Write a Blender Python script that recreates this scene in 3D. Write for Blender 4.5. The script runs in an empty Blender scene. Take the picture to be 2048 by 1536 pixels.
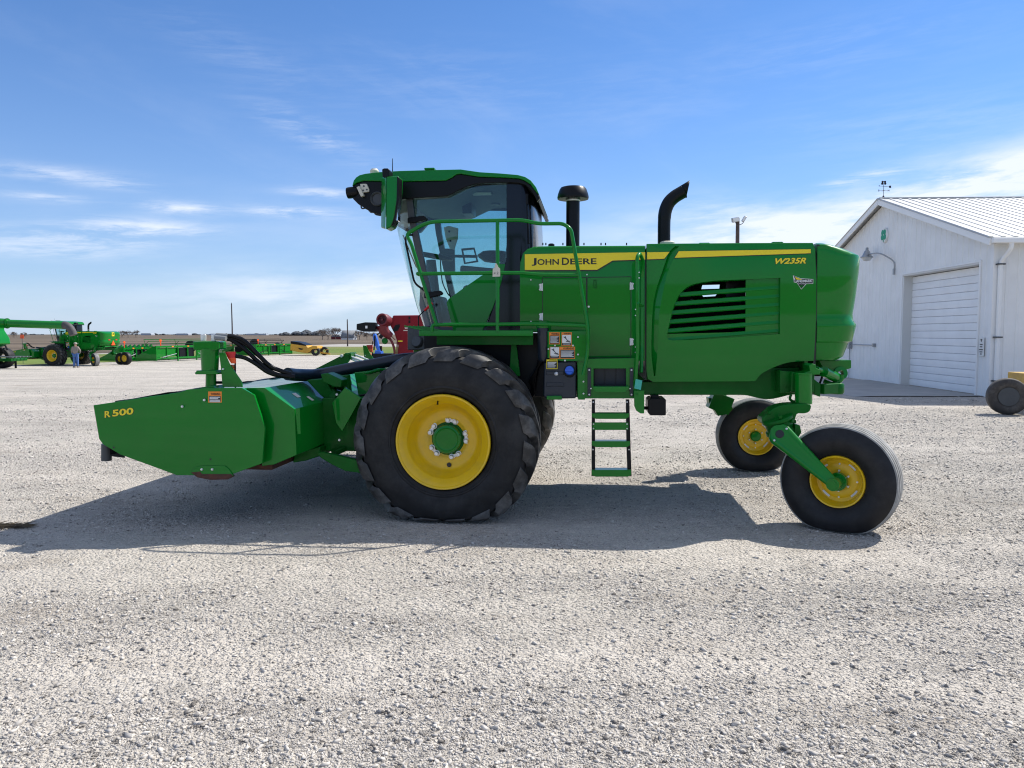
import bpy, bmesh, math, random
import numpy as np
from mathutils import Vector, Matrix, Euler
random.seed(7); RNG = np.random.default_rng(11)
SC = bpy.context.scene; COL = SC.collection
R = math.radians

# ------------------------------------------------------------------ camera
F_PX, CAM_H = 1540.0, 1.65
PITCH = math.atan(100 / F_PX)
cam_d = bpy.data.cameras.new('camera'); cam = bpy.data.objects.new('camera', cam_d); COL.objects.link(cam)
cam_d.sensor_width = 36; cam_d.lens = 36 * F_PX / 2048; cam_d.clip_end = 9000; cam_d.clip_start = 0.05
cam.location = (0, 0, CAM_H); cam.rotation_euler = (math.pi / 2 - PITCH, 0, 0)
SC.camera = cam

def ray(px, py):
    a = (px - 1024) / F_PX; b = -(py - 768) / F_PX
    return Vector((a, math.cos(PITCH) + b * math.sin(PITCH), -math.sin(PITCH) + b * math.cos(PITCH)))
def at_depth(px, py, Y):
    d = ray(px, py); t = Y / d.y
    return Vector((0, 0, CAM_H)) + d * t
# local frame of the big machine: u along it (front -> rear), v across (near -> far)
YAW = R(6); O = Vector((-0.60, 6.60, 0))
LU = Vector((math.cos(YAW), -math.sin(YAW), 0)); LV = Vector((math.sin(YAW), math.cos(YAW), 0))
def P(px, py, v):
    d = ray(px, py); c = Vector((0, 0, CAM_H)) - O
    t = (v - c.dot(LV)) / d.dot(LV)
    p = c + d * t
    return (p.dot(LU), p.z)
def PL(pts, v): return [P(x, y, v) for x, y in pts]
def P3(px, py, v):
    u, z = P(px, py, v); return Vector((u, v, z))

# ------------------------------------------------------------------ materials
MATS = {}
def mat(name, color, rough=0.5, metal=0.0, coat=0.0, spec=0.5, var=0.0, vscale=6.0, dirt=None, dirt_amt=0.0, dirt_scale=3.0, bump=0.0, bscale=60.0, rvar=0.0):
    m = bpy.data.materials.new(name); m.use_nodes = True
    nt = m.node_tree; b = nt.nodes['Principled BSDF']
    b.inputs['Base Color'].default_value = (*color, 1); b.inputs['Roughness'].default_value = rough
    b.inputs['Metallic'].default_value = metal; b.inputs['Specular IOR Level'].default_value = spec
    b.inputs['Coat Weight'].default_value = coat; b.inputs['Coat IOR'].default_value = 1.5; b.inputs['Coat Roughness'].default_value = 0.03
    tc = nt.nodes.new('ShaderNodeTexCoord')
    src = None
    if var > 0:
        n = nt.nodes.new('ShaderNodeTexNoise'); n.inputs['Scale'].default_value = vscale; n.inputs['Detail'].default_value = 6
        nt.links.new(tc.outputs['Object'], n.inputs['Vector'])
        mr = nt.nodes.new('ShaderNodeMapRange'); mr.inputs['From Min'].default_value = .3; mr.inputs['From Max'].default_value = .7
        mr.inputs['To Min'].default_value = 1 - var; mr.inputs['To Max'].default_value = 1 + var
        nt.links.new(n.outputs['Fac'], mr.inputs['Value'])
        mx = nt.nodes.new('ShaderNodeVectorMath'); mx.operation = 'SCALE'; mx.inputs[0].default_value = color
        nt.links.new(mr.outputs['Result'], mx.inputs['Scale']); src = mx.outputs['Vector']
    if dirt:
        n = nt.nodes.new('ShaderNodeTexNoise'); n.inputs['Scale'].default_value = dirt_scale; n.inputs['Detail'].default_value = 9; n.inputs['Roughness'].default_value = .7
        nt.links.new(tc.outputs['Object'], n.inputs['Vector'])
        mr = nt.nodes.new('ShaderNodeMapRange'); mr.inputs['From Min'].default_value = .45; mr.inputs['From Max'].default_value = .72
        mr.inputs['To Min'].default_value = 0; mr.inputs['To Max'].default_value = dirt_amt
        nt.links.new(n.outputs['Fac'], mr.inputs['Value'])
        mx = nt.nodes.new('ShaderNodeMix'); mx.data_type = 'RGBA'
        nt.links.new(mr.outputs['Result'], mx.inputs[0])
        if src: nt.links.new(src, mx.inputs[6])
        else: mx.inputs[6].default_value = (*color, 1)
        mx.inputs[7].default_value = (*dirt, 1); src = mx.outputs[2]
    if src: nt.links.new(src, b.inputs['Base Color'])
    if rvar > 0:
        n = nt.nodes.new('ShaderNodeTexNoise'); n.inputs['Scale'].default_value = 2.5; n.inputs['Detail'].default_value = 8
        nt.links.new(tc.outputs['Object'], n.inputs['Vector'])
        mr = nt.nodes.new('ShaderNodeMapRange'); mr.inputs['From Min'].default_value = .3; mr.inputs['From Max'].default_value = .7
        mr.inputs['To Min'].default_value = rough; mr.inputs['To Max'].default_value = rough + rvar
        nt.links.new(n.outputs['Fac'], mr.inputs['Value']); nt.links.new(mr.outputs['Result'], b.inputs['Roughness'])
    if bump > 0:
        n = nt.nodes.new('ShaderNodeTexNoise'); n.inputs['Scale'].default_value = bscale; n.inputs['Detail'].default_value = 5
        nt.links.new(tc.outputs['Object'], n.inputs['Vector'])
        bp = nt.nodes.new('ShaderNodeBump'); bp.inputs['Strength'].default_value = bump; bp.inputs['Distance'].default_value = .01
        nt.links.new(n.outputs['Fac'], bp.inputs['Height']); nt.links.new(bp.outputs['Normal'], b.inputs['Normal'])
    MATS[name] = m; return m
G = mat('green_paint', (.0010, .178, .014), .30, coat=.55, spec=.08, var=.05, vscale=2, dirt=(.03, .12, .02), dirt_amt=.12, dirt_scale=5, rvar=.10, bump=.03, bscale=2.0)
GD = mat('green_frame_paint', (.0008, .115, .010), .38, coat=.10, spec=.12, var=.12, vscale=5, dirt=(.09, .09, .06), dirt_amt=.22, dirt_scale=4)
YEL = mat('yellow_paint', (.80, .50, .003), .42, coat=.2, var=.05, dirt=(.35, .26, .10), dirt_amt=.3, dirt_scale=5)
YDEC = mat('yellow_decal', (.86, .66, .004), .35, coat=.2)
BLK = mat('black_plastic', (.004, .0042, .0055), .34, spec=.22, var=.2, rvar=.1)
BLKG = mat('black_gloss', (.006, .006, .010), .16, spec=.35)
DUST = mat('dusty_rubber', (.29, .285, .27), .85, var=.3, vscale=9, dirt=(.12, .12, .115), dirt_amt=.6, dirt_scale=5)
DECB = mat('decal_black', (.010, .012, .012), .4)
NAVY = mat('tank_plastic', (.010, .016, .028), .35, var=.15)
RUB = mat('tyre_rubber', (.015, .015, .016), .60, spec=.28, var=.3, vscale=7, dirt=(.075, .072, .068), dirt_amt=.40, dirt_scale=3.2, bump=.15, bscale=40)
RUBL = mat('lug_rubber', (.030, .029, .028), .5, spec=.5, var=.3, vscale=7, dirt=(.24, .23, .215), dirt_amt=.6, dirt_scale=3.5)
RUBR = mat('caster_rubber', (.011, .011, .013), .52, spec=.3, var=.3, vscale=7, dirt=(.06, .06, .058), dirt_amt=.38, dirt_scale=3)
STEEL = mat('zinc_steel', (.70, .70, .70), .35, metal=.45, var=.15)
WHT = mat('white_paint', (.75, .75, .73), .5, var=.04)
CREAM = mat('cream_plastic', (.62, .58, .48), .5)
RED = mat('red_reflector', (.62, .012, .012), .35)
ORG = mat('orange_reflector', (.95, .10, .01), .35)
AMB = mat('amber_lens', (.75, .16, .01), .25, coat=.5)
ORD = mat('orange_decal', (.85, .25, .02), .5)
DGR = mat('dark_grey_plastic', (.055, .060, .065), .5, var=.1)
GRYI = mat('grey_interior', (.20, .21, .21), .65, var=.08)
LINER = mat('headliner_fabric', (.17, .18, .18), .8, var=.08, vscale=3)
BLUE = mat('blue_cap', (.02, .12, .65), .35, coat=.3)
RUST = mat('rusty_steel', (.085, .030, .018), .8, var=.4, vscale=25, dirt=(.03, .02, .015), dirt_amt=.7, dirt_scale=14)
TEAL = mat('teal_tag', (.05, .42, .33), .5)
MIRR = mat('mirror_glass', (.8, .8, .8), .03, metal=1)
LENS = mat('lamp_lens', (.65, .68, .7), .12, coat=1)

def glass(name, tint, refl=.9, rough=.02):
    m = bpy.data.materials.new(name); m.use_nodes = True; nt = m.node_tree
    for n in list(nt.nodes):
        if n.type != 'OUTPUT_MATERIAL': nt.nodes.remove(n)
    out = [n for n in nt.nodes if n.type == 'OUTPUT_MATERIAL'][0]
    t = nt.nodes.new('ShaderNodeBsdfTransparent'); t.inputs[0].default_value = (*tint, 1)
    g = nt.nodes.new('ShaderNodeBsdfGlossy'); g.inputs['Roughness'].default_value = rough; g.inputs['Color'].default_value = (refl,) * 3 + (1,)
    lw = nt.nodes.new('ShaderNodeLayerWeight'); lw.inputs[0].default_value = .5
    pw = nt.nodes.new('ShaderNodeMath'); pw.operation = 'POWER'; pw.inputs[1].default_value = 4.0; nt.links.new(lw.outputs['Facing'], pw.inputs[0])
    fr = nt.nodes.new('ShaderNodeMath'); fr.operation = 'MULTIPLY_ADD'; fr.inputs[1].default_value = .75; fr.inputs[2].default_value = .045; nt.links.new(pw.outputs[0], fr.inputs[0])
    mx = nt.nodes.new('ShaderNodeMixShader')
    nt.links.new(fr.outputs[0], mx.inputs[0]); nt.links.new(t.outputs[0], mx.inputs[1]); nt.links.new(g.outputs[0], mx.inputs[2])
    nt.links.new(mx.outputs[0], out.inputs[0]); MATS[name] = m; return m
GLS = glass('tinted_glass', (.70, .85, .855)); GLW = glass('windshield_glass', (.76, .90, .87)); GLD = glass('dark_glass', (.05, .05, .07), 1.0)

# ------------------------------------------------------------------ mesh builder
def crom(pts, n=6, closed=False):
    pts = [Vector(p) for p in pts]; out = []; N = len(pts)
    for i in range(N if closed else N - 1):
        p0 = pts[(i - 1) % N] if (closed or i > 0) else pts[0] * 2 - pts[1]
        p1 = pts[i]; p2 = pts[(i + 1) % N]
        p3 = pts[(i + 2) % N] if (closed or i + 2 < N) else pts[-1] * 2 - pts[-2]
        for k in range(n):
            t = k / n
            out.append(.5 * ((2 * p1) + (p2 - p0) * t + (2 * p0 - 5 * p1 + 4 * p2 - p3) * t * t + (3 * p1 - p0 - 3 * p2 + p3) * t ** 3))
    if not closed: out.append(pts[-1])
    return out
def crom2(pts, n=6, closed=False): return [(p.x, p.y) for p in crom([(a, b, 0) for a, b in pts], n, closed)]
def fillet(pts, r=.05, n=5):
    """round the corners of a 3-D polyline"""
    pts = [Vector(p) for p in pts]; out = [pts[0]]
    for i in range(1, len(pts) - 1):
        a, b, c = pts[i - 1], pts[i], pts[i + 1]
        d1 = (a - b); d2 = (c - b); rr = min(r, d1.length * .45, d2.length * .45)
        p1 = b + d1.normalized() * rr; p2 = b + d2.normalized() * rr
        for k in range(n + 1):
            t = k / n; out.append(p1 * (1 - t) ** 2 + b * 2 * t * (1 - t) + p2 * t * t)
    out.append(pts[-1]); return out

class MB:
    def __init__(s): s.v = []; s.f = []; s.m = []; s.cur = 0
    def add(s, vs, fs):
        o = len(s.v); s.v += [tuple(v) for v in vs]; s.f += [tuple(i + o for i in f) for f in fs]; s.m += [s.cur] * len(fs); return s
    def mi(s, i): s.cur = i; return s
    def prism(s, poly, y0, y1):
        n = len(poly)
        vs = [(a, y0, b) for a, b in poly] + [(a, y1, b) for a, b in poly]
        fs = [tuple(range(n)), tuple(range(2 * n - 1, n - 1, -1))] + [(i, (i + 1) % n, n + (i + 1) % n, n + i) for i in range(n)]
        return s.add(vs, fs)
    def prism_z(s, poly, z0, z1):
        n = len(poly)
        vs = [(a, b, z0) for a, b in poly] + [(a, b, z1) for a, b in poly]
        fs = [tuple(range(n)), tuple(range(2 * n - 1, n - 1, -1))] + [(i, (i + 1) % n, n + (i + 1) % n, n + i) for i in range(n)]
        return s.add(vs, fs)
    def box(s, x0, x1, y0, y1, z0, z1, M=None):
        vs = [Vector((x, y, z)) for x in (x0, x1) for y in (y0, y1) for z in (z0, z1)]
        if M is not None: vs = [M @ v for v in vs]
        return s.add(vs, [(0, 1, 3, 2), (4, 6, 7, 5), (0, 4, 5, 1), (2, 3, 7, 6), (0, 2, 6, 4), (1, 5, 7, 3)])
    def cbox(s, c, sz, rot=(0, 0, 0)):
        M = Matrix.Translation(Vector(c)) @ Euler(rot).to_matrix().to_4x4(); a, b, d = [k / 2 for k in sz]
        return s.box(-a, a, -b, b, -d, d, M)
    def beam(s, p0, p1, w, h, up=(0, 0, 1)):
        p0 = Vector(p0); p1 = Vector(p1); d = (p1 - p0); L = d.length; d.normalize()
        sd = d.cross(Vector(up))
        if sd.length < 1e-4: sd = Vector((0, 1, 0))
        sd.normalize(); u = sd.cross(d)
        M = Matrix((( d.x, sd.x, u.x, p0.x), (d.y, sd.y, u.y, p0.y), (d.z, sd.z, u.z, p0.z), (0, 0, 0, 1)))
        return s.box(0, L, -w / 2, w / 2, -h / 2, h / 2, M)
    def tube(s, path, r, n=10, caps=True):
        path = [Vector(p) for p in path]; N = len(path)
        rs = r if isinstance(r, (list, tuple)) else [r] * N
        T = [(path[min(i + 1, N - 1)] - path[max(i - 1, 0)]).normalized() for i in range(N)]
        a = Vector((0, 0, 1)) if abs(T[0].z) < .9 else Vector((1, 0, 0))
        nrm = (a - T[0] * a.dot(T[0])).normalized(); vs = []
        for i in range(N):
            nrm = (nrm - T[i] * nrm.dot(T[i])).normalized(); bn = T[i].cross(nrm)
            for k in range(n):
                th = 2 * math.pi * k / n; vs.append(path[i] + (nrm * math.cos(th) + bn * math.sin(th)) * rs[i])
        fs = [(i * n + k, i * n + (k + 1) % n, (i + 1) * n + (k + 1) % n, (i + 1) * n + k) for i in range(N - 1) for k in range(n)]
        if caps: fs += [tuple(range(n - 1, -1, -1)), tuple((N - 1) * n + k for k in range(n))]
        return s.add(vs, fs)
    def cyl(s, p0, p1, r, r1=None, n=20): return s.tube([p0, p1], [r, r if r1 is None else r1], n)
    def lathe(s, prof, org, axis, n=48, close=False):
        """prof: list of (radius, distance along the axis)"""
        ax = Vector(axis).normalized(); a = Vector((0, 0, 1)) if abs(ax.z) < .9 else Vector((1, 0, 0))
        e1 = (a - ax * a.dot(ax)).normalized(); e2 = ax.cross(e1); vs = []; N = len(prof); org = Vector(org)
        for (r, d) in prof:
            for k in range(n):
                th = 2 * math.pi * k / n; vs.append(org + ax * d + (e1 * math.cos(th) + e2 * math.sin(th)) * r)
        M = N if close else N - 1
        fs = [(i * n + k, i * n + (k + 1) % n, ((i + 1) % N) * n + (k + 1) % n, ((i + 1) % N) * n + k) for i in range(M) for k in range(n)]
        if not close:
            if prof[0][0] > 1e-5: fs.append(tuple(range(n - 1, -1, -1)))
            if prof[-1][0] > 1e-5: fs.append(tuple((N - 1) * n + k for k in range(n)))
        return s.add(vs, fs)
    def grid(s, rows):
        """rows: list of equal-length lists of points"""
        n = len(rows[0]); vs = [p for r in rows for p in r]
        return s.add(vs, [(i * n + k, i * n + k + 1, (i + 1) * n + k + 1, (i + 1) * n + k) for i in range(len(rows) - 1) for k in range(n - 1)])
    def plate_hole(s, outer, holes, y0, y1):
        """flat plate with openings, thickness y0..y1"""
        bm = bmesh.new()
        for loop in [outer] + holes:
            vv = [bm.verts.new((a, 0, b)) for a, b in loop]
            for i in range(len(vv)): bm.edges.new((vv[i], vv[(i + 1) % len(vv)]))
        bmesh.ops.triangle_fill(bm, use_beauty=True, use_dissolve=False, edges=bm.edges[:])
        bm.verts.index_update(); n = len(bm.verts)
        vs = [(v.co.x, y0, v.co.z) for v in bm.verts] + [(v.co.x, y1, v.co.z) for v in bm.verts]
        fs = [tuple(v.index for v in f.verts) for f in bm.faces]; fs += [tuple(i + n for i in reversed(f)) for f in fs]
        for e in bm.edges:
            if len(e.link_faces) == 1:
                a, b = e.verts[0].index, e.verts[1].index; fs.append((a, b, b + n, a + n))
        bm.free(); return s.add(vs, fs)
    def build(s, name, mats, parent=None, bevel=0.0, smooth=32, sel=None, selw=.1, selseg=5, sub=0, merge=True, xf=None):
        me = bpy.data.meshes.new(name); bm = bmesh.new()
        vv = [bm.verts.new(v) for v in s.v]
        for f, m in zip(s.f, s.m):
            try: ff = bm.faces.new([vv[i] for i in f]); ff.material_index = m
            except ValueError: pass
        if merge: bmesh.ops.remove_doubles(bm, verts=bm.verts[:], dist=1e-5)
        bmesh.ops.recalc_face_normals(bm, faces=bm.faces[:])
        if sel:
            es = [e for e in bm.edges if sel(e.verts[0].co, e.verts[1].co)]
            if es: bmesh.ops.bevel(bm, geom=es, offset=selw, segments=selseg, affect='EDGES', profile=.5, clamp_overlap=True)
        if xf is not None: bmesh.ops.transform(bm, matrix=xf, verts=bm.verts[:])
        bm.to_mesh(me); bm.free()
        for m in (mats if isinstance(mats, (list, tuple)) else [mats]): me.materials.append(m)
        if smooth:
            me.shade_smooth(); me.set_sharp_from_angle(angle=R(smooth))
        o = bpy.data.objects.new(name, me); COL.objects.link(o)
        if parent is not None: o.parent = parent
        if bevel > 0:
            b = o.modifiers.new('bevel', 'BEVEL'); b.width = bevel; b.segments = 2; b.limit_method = 'ANGLE'; b.angle_limit = R(35); b.harden_normals = True
        if sub:
            b = o.modifiers.new('sub', 'SUBSURF'); b.levels = sub; b.render_levels = sub
        return o
def empty(name, loc=(0, 0, 0), rz=0.0):
    o = bpy.data.objects.new(name, None); COL.objects.link(o); o.location = loc; o.rotation_euler = (0, 0, rz); o.empty_display_size = .3; return o
def tag(o, label=None, cat=None, group=None, kind=None):
    if label: o['label'] = label
    if cat: o['category'] = cat
    if group: o['group'] = group
    if kind: o['kind'] = kind
    return o
def copy_tree(o, parent=None):
    c = o.copy(); COL.objects.link(c)
    c.parent = parent
    if parent is not None: c.matrix_parent_inverse = o.matrix_parent_inverse.copy()
    for ch in list(o.children): copy_tree(ch, c)
    return c

def text_geo(txt, bold=0.0, shear=0.0, spacing=1.0):
    cu = bpy.data.curves.new('t', 'FONT'); cu.body = txt; cu.offset = bold; cu.shear = shear; cu.space_character = spacing
    cu.resolution_u = 3; o = bpy.data.objects.new('t', cu); COL.objects.link(o); bpy.context.view_layer.update()
    me = bpy.data.meshes.new_from_object(o.evaluated_get(bpy.context.evaluated_depsgraph_get()))
    vs = [(v.co.x, v.co.y) for v in me.vertices]; fs = [tuple(p.vertices) for p in me.polygons]
    bpy.data.objects.remove(o); bpy.data.curves.remove(cu); bpy.data.meshes.remove(me)
    return vs, fs
def text_quad(mb, txt, quad, bold=0.0, shear=0.0, lift=None, bbox=None, spacing=1.0):
    """fit text into the 3-D quad (bottom-left, bottom-right, top-left)"""
    vs, fs = text_geo(txt, bold, shear, spacing)
    if bbox is None:
        x0 = min(v[0] for v in vs); x1 = max(v[0] for v in vs); y0 = min(v[1] for v in vs); y1 = max(v[1] for v in vs)
    else: x0, x1, y0, y1 = bbox
    bl, br, tl = [Vector(q) for q in quad]
    off = Vector(lift) if lift else Vector((0, 0, 0))
    pv = [bl + (br - bl) * ((a - x0) / (x1 - x0)) + (tl - bl) * ((b - y0) / (y1 - y0)) + off for a, b in vs]
    mb.add(pv, fs); return (x0, x1, y0, y1)
# ------------------------------------------------------------------ light and sky
SUNP = Vector((.75, .45, 1.0)).normalized()
sd = bpy.data.lights.new('sun', 'SUN'); sd.energy = 4.6; sd.angle = R(.5); sd.color = (1, .955, .88)
so = bpy.data.objects.new('sun', sd); COL.objects.link(so); so.rotation_euler = SUNP.to_track_quat('Z', 'Y').to_euler(); so.location = (30, 20, 50)
W = bpy.data.worlds.new('World'); SC.world = W; W.use_nodes = True; nt = W.node_tree; N = nt.nodes; LK = nt.links
bg = N['Background']; bg.inputs['Strength'].default_value = .105
sky = N.new('ShaderNodeTexSky'); sky.sky_type = 'NISHITA'; sky.sun_disc = False
sky.sun_elevation = math.asin(SUNP.z); sky.sun_rotation = math.atan2(SUNP.x, SUNP.y)
sky.air_density = 1.0; sky.dust_density = .35; sky.ozone_density = 2.5; sky.altitude = 300
tc = N.new('ShaderNodeTexCoord'); sep = N.new('ShaderNodeSeparateXYZ'); LK.new(tc.outputs['Generated'], sep.inputs[0])
def mth(op, a, b=None, c=None, clamp=False):
    n = N.new('ShaderNodeMath'); n.operation = op; n.use_clamp = clamp
    for i, x in enumerate((a, b, c)):
        if x is None: continue
        if isinstance(x, (int, float)): n.inputs[i].default_value = x
        else: LK.new(x, n.inputs[i])
    return n.outputs[0]
azi = mth('ARCTAN2', sep.outputs[0], sep.outputs[1]); hyp = mth('SQRT', mth('ADD', mth('MULTIPLY', sep.outputs[0], sep.outputs[0]), mth('MULTIPLY', sep.outputs[1], sep.outputs[1])))
ele = mth('ARCTAN2', sep.outputs[2], hyp)
def cloud_noise(sx, sy, scale, detail, rough, lo, hi, tilt=0.0, seed=0.0, dist=0.0):
    cv = N.new('ShaderNodeCombineXYZ'); LK.new(mth('MULTIPLY', azi, sx), cv.inputs[0])
    LK.new(mth('MULTIPLY', mth('ADD', ele, mth('MULTIPLY', azi, tilt)), sy), cv.inputs[1]); cv.inputs[2].default_value = seed
    n = N.new('ShaderNodeTexNoise'); n.inputs['Scale'].default_value = scale; n.inputs['Detail'].default_value = detail; n.inputs['Roughness'].default_value = rough; n.inputs['Distortion'].default_value = dist
    LK.new(cv.outputs[0], n.inputs['Vector'])
    mr = N.new('ShaderNodeMapRange'); mr.interpolation_type = 'SMOOTHSTEP'; mr.inputs['From Min'].default_value = lo; mr.inputs['From Max'].default_value = hi
    LK.new(n.outputs['Fac'], mr.inputs['Value']); return mr.outputs['Result']
def blob(a0, e0, wa, we, amp, tilt=0.0):
    """soft patch of cloud centred on azimuth a0, elevation e0 (radians)"""
    da = mth('SUBTRACT', azi, a0); de = mth('SUBTRACT', mth('SUBTRACT', ele, e0), mth('MULTIPLY', da, tilt))
    q = mth('ADD', mth('POWER', mth('ABSOLUTE', mth('DIVIDE', da, wa)), 2.0), mth('POWER', mth('ABSOLUTE', mth('DIVIDE', de, we)), 2.0))
    return mth('MULTIPLY', mth('EXPONENT', mth('MULTIPLY', q, -1.0)), amp)
def add_all(l):
    s = l[0]
    for x in l[1:]: s = mth('ADD', s, x)
    return s
def AE(px, py):
    d = ray(px, py); return math.atan2(d.x, d.y), math.atan2(d.z, math.hypot(d.x, d.y))
def B(px, py, wpx, hpx, amp, tilt=0.0):
    a, e = AE(px, py); return blob(a, e, wpx / 1540, hpx / 1540, amp, tilt)
soft = add_all([B(700, 585, 260, 38, .85), B(1250, 560, 500, 60, .4), B(1800, 440, 330, 70, 1.0, .25), B(1500, 470, 200, 50, 1.0), B(1950, 370, 160, 36, 1.1, .2), B(350, 620, 500, 45, .2), B(900, 450, 900, 60, .15)])
wisp = add_all([B(290, 455, 110, 14, 1.3), B(150, 475, 130, 16, 1.0), B(360, 416, 60, 10, 1.3), B(590, 425, 90, 9, 1.4), B(120, 348, 110, 12, .8), B(640, 386, 60, 9, 1.1), B(90, 395, 60, 8, .8),
                B(240, 372, 60, 8, .6), B(640, 275, 110, 26, .55, -.35), B(480, 110, 160, 40, .16, -.3), B(880, 160, 200, 60, .12), B(1950, 340, 140, 10, 1.3, .22), B(1740, 352, 90, 10, 1.1, .2), B(1850, 250, 240, 50, .18), B(1250, 200, 300, 60, .08), B(1700, 90, 300, 50, .12), B(90, 500, 120, 14, .9), B(1450, 420, 120, 20, .6)])
n1 = cloud_noise(1.0, 4.5, 5.0, 8, .6, .34, .66, -.06, 3.1)
n2 = cloud_noise(1.0, 7.0, 9.0, 10, .68, .38, .68, -.05, 9.4, .3)
n3 = cloud_noise(1.0, 3.0, 3.2, 9, .62, .50, .80, .25, 5.0, .4)
hz = mth('MULTIPLY', mth('EXPONENT', mth('MULTIPLY', mth('MAXIMUM', ele, 0.0), -7.0)), .75)
cl = add_all([mth('MULTIPLY', soft, mth('MULTIPLY_ADD', n1, .85, .12)), mth('MULTIPLY', wisp, mth('MULTIPLY', n2, .62)), mth('MULTIPLY', n3, .07)])
def sms(x, lo, hi):
    mr = N.new('ShaderNodeMapRange'); mr.interpolation_type = 'SMOOTHSTEP'; mr.inputs['From Min'].default_value = lo; mr.inputs['From Max'].default_value = hi; LK.new(x, mr.inputs['Value']); return mr.outputs['Result']
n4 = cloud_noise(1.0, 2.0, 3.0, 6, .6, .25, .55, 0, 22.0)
over = mth('MULTIPLY', mth('MAXIMUM', sms(ele, .62, .85), mth('MULTIPLY', sms(mth('ABSOLUTE', azi), 1.2, 1.7), sms(ele, .22, .45))), mth('MULTIPLY', n4, .48))   # unseen broken cloud overhead and behind, added as neutral fill light
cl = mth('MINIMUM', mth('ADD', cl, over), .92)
mx = N.new('ShaderNodeMix'); mx.data_type = 'RGBA'; LK.new(cl, mx.inputs[0])
gm = N.new('ShaderNodeMix'); gm.data_type = 'RGBA'; gm.blend_type = 'MULTIPLY'; gm.inputs[0].default_value = 1; LK.new(sky.outputs[0], gm.inputs[6]); gm.inputs[7].default_value = (.43, .73, 1.07, 1)
hm = N.new('ShaderNodeMix'); hm.data_type = 'RGBA'; LK.new(hz, hm.inputs[0]); LK.new(gm.outputs[2], hm.inputs[6]); hm.inputs[7].default_value = (4.4, 5.0, 6.3, 1)
LK.new(hm.outputs[2], mx.inputs[6]); mx.inputs[7].default_value = (6.7, 7.1, 7.9, 1)
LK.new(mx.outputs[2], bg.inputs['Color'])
SC.view_settings.view_transform = 'Standard'; SC.view_settings.look = 'None'; SC.view_settings.exposure = 0.45; SC.view_settings.gamma = 1
SC.cycles.max_bounces = 8; SC.cycles.transparent_max_bounces = 24; SC.cycles.use_denoising = True; SC.cycles.filter_width = 1.15; SC.cycles.sample_clamp_indirect = 4.0

# ------------------------------------------------------------------ ground
def sstep(a, b, x): t = min(1, max(0, (x - a) / (b - a))); return t * t * (3 - 2 * t)
def gz(x, y):
    s = -.75 * sstep(0, 1, (y - 10) / 50) 
    w = 1 - sstep(3, 10, x) * (1 - sstep(36, 70, y))
    return s * w
def interp(x, tab):
    if x <= tab[0][0]: return tab[0][1]
    for (a, b), (c, d) in zip(tab, tab[1:]):
        if x <= c: return b + (d - b) * (x - a) / (c - a)
    return tab[-1][1]
B1 = [(-600, 60), (-37, 60), (-32, 70), (-27, 92), (-14, 84), (0, 80), (600, 80)]
B2 = [(-900, 84), (-50, 86), (-41, 146), (900, 148)]
B3 = [(-900, 84.5), (-52, 88), (-41, 184), (900, 186)]
def gmat(name, c1, c2, scale, bumps=0, stretch=(1, 1, 1), c3=None, s3=.02):
    m = bpy.data.materials.new(name); m.use_nodes = True; t = m.node_tree; b = t.nodes['Principled BSDF']; b.inputs['Roughness'].default_value = .95; b.inputs['Specular IOR Level'].default_value = .15
    tcn = t.nodes.new('ShaderNodeTexCoord'); mp = t.nodes.new('ShaderNodeMapping'); mp.inputs['Scale'].default_value = stretch; t.links.new(tcn.outputs['Object'], mp.inputs[0])
    n = t.nodes.new('ShaderNodeTexNoise'); n.inputs['Scale'].default_value = scale; n.inputs['Detail'].default_value = 8; n.inputs['Roughness'].default_value = .65; t.links.new(mp.outputs[0], n.inputs['Vector'])
    cr = t.nodes.new('ShaderNodeValToRGB'); cr.color_ramp.elements[0].position = .32; cr.color_ramp.elements[1].position = .68
    cr.color_ramp.elements[0].color = (*c1, 1); cr.color_ramp.elements[1].color = (*c2, 1); t.links.new(n.outputs['Fac'], cr.inputs[0]); src = cr.outputs[0]
    if c3:
        n2_ = t.nodes.new('ShaderNodeTexNoise'); n2_.inputs['Scale'].default_value = s3; n2_.inputs['Detail'].default_value = 4; t.links.new(mp.outputs[0], n2_.inputs['Vector'])
        mr = t.nodes.new('ShaderNodeMapRange'); mr.inputs['From Min'].default_value = .42; mr.inputs['From Max'].default_value = .6; t.links.new(n2_.outputs['Fac'], mr.inputs['Value'])
        mm = t.nodes.new('ShaderNodeMix'); mm.data_type = 'RGBA'; t.links.new(mr.outputs[0], mm.inputs[0]); t.links.new(src, mm.inputs[6]); mm.inputs[7].default_value = (*c3, 1); src = mm.outputs[2]
    t.links.new(src, b.inputs['Base Color'])
    if bumps:
        bp = t.nodes.new('ShaderNodeBump'); bp.inputs['Strength'].default_value = bumps; bp.inputs['Distance'].default_value = .05; t.links.new(n.outputs['Fac'], bp.inputs['Height']); t.links.new(bp.outputs[0], b.inputs['Normal'])
    return m
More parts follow.
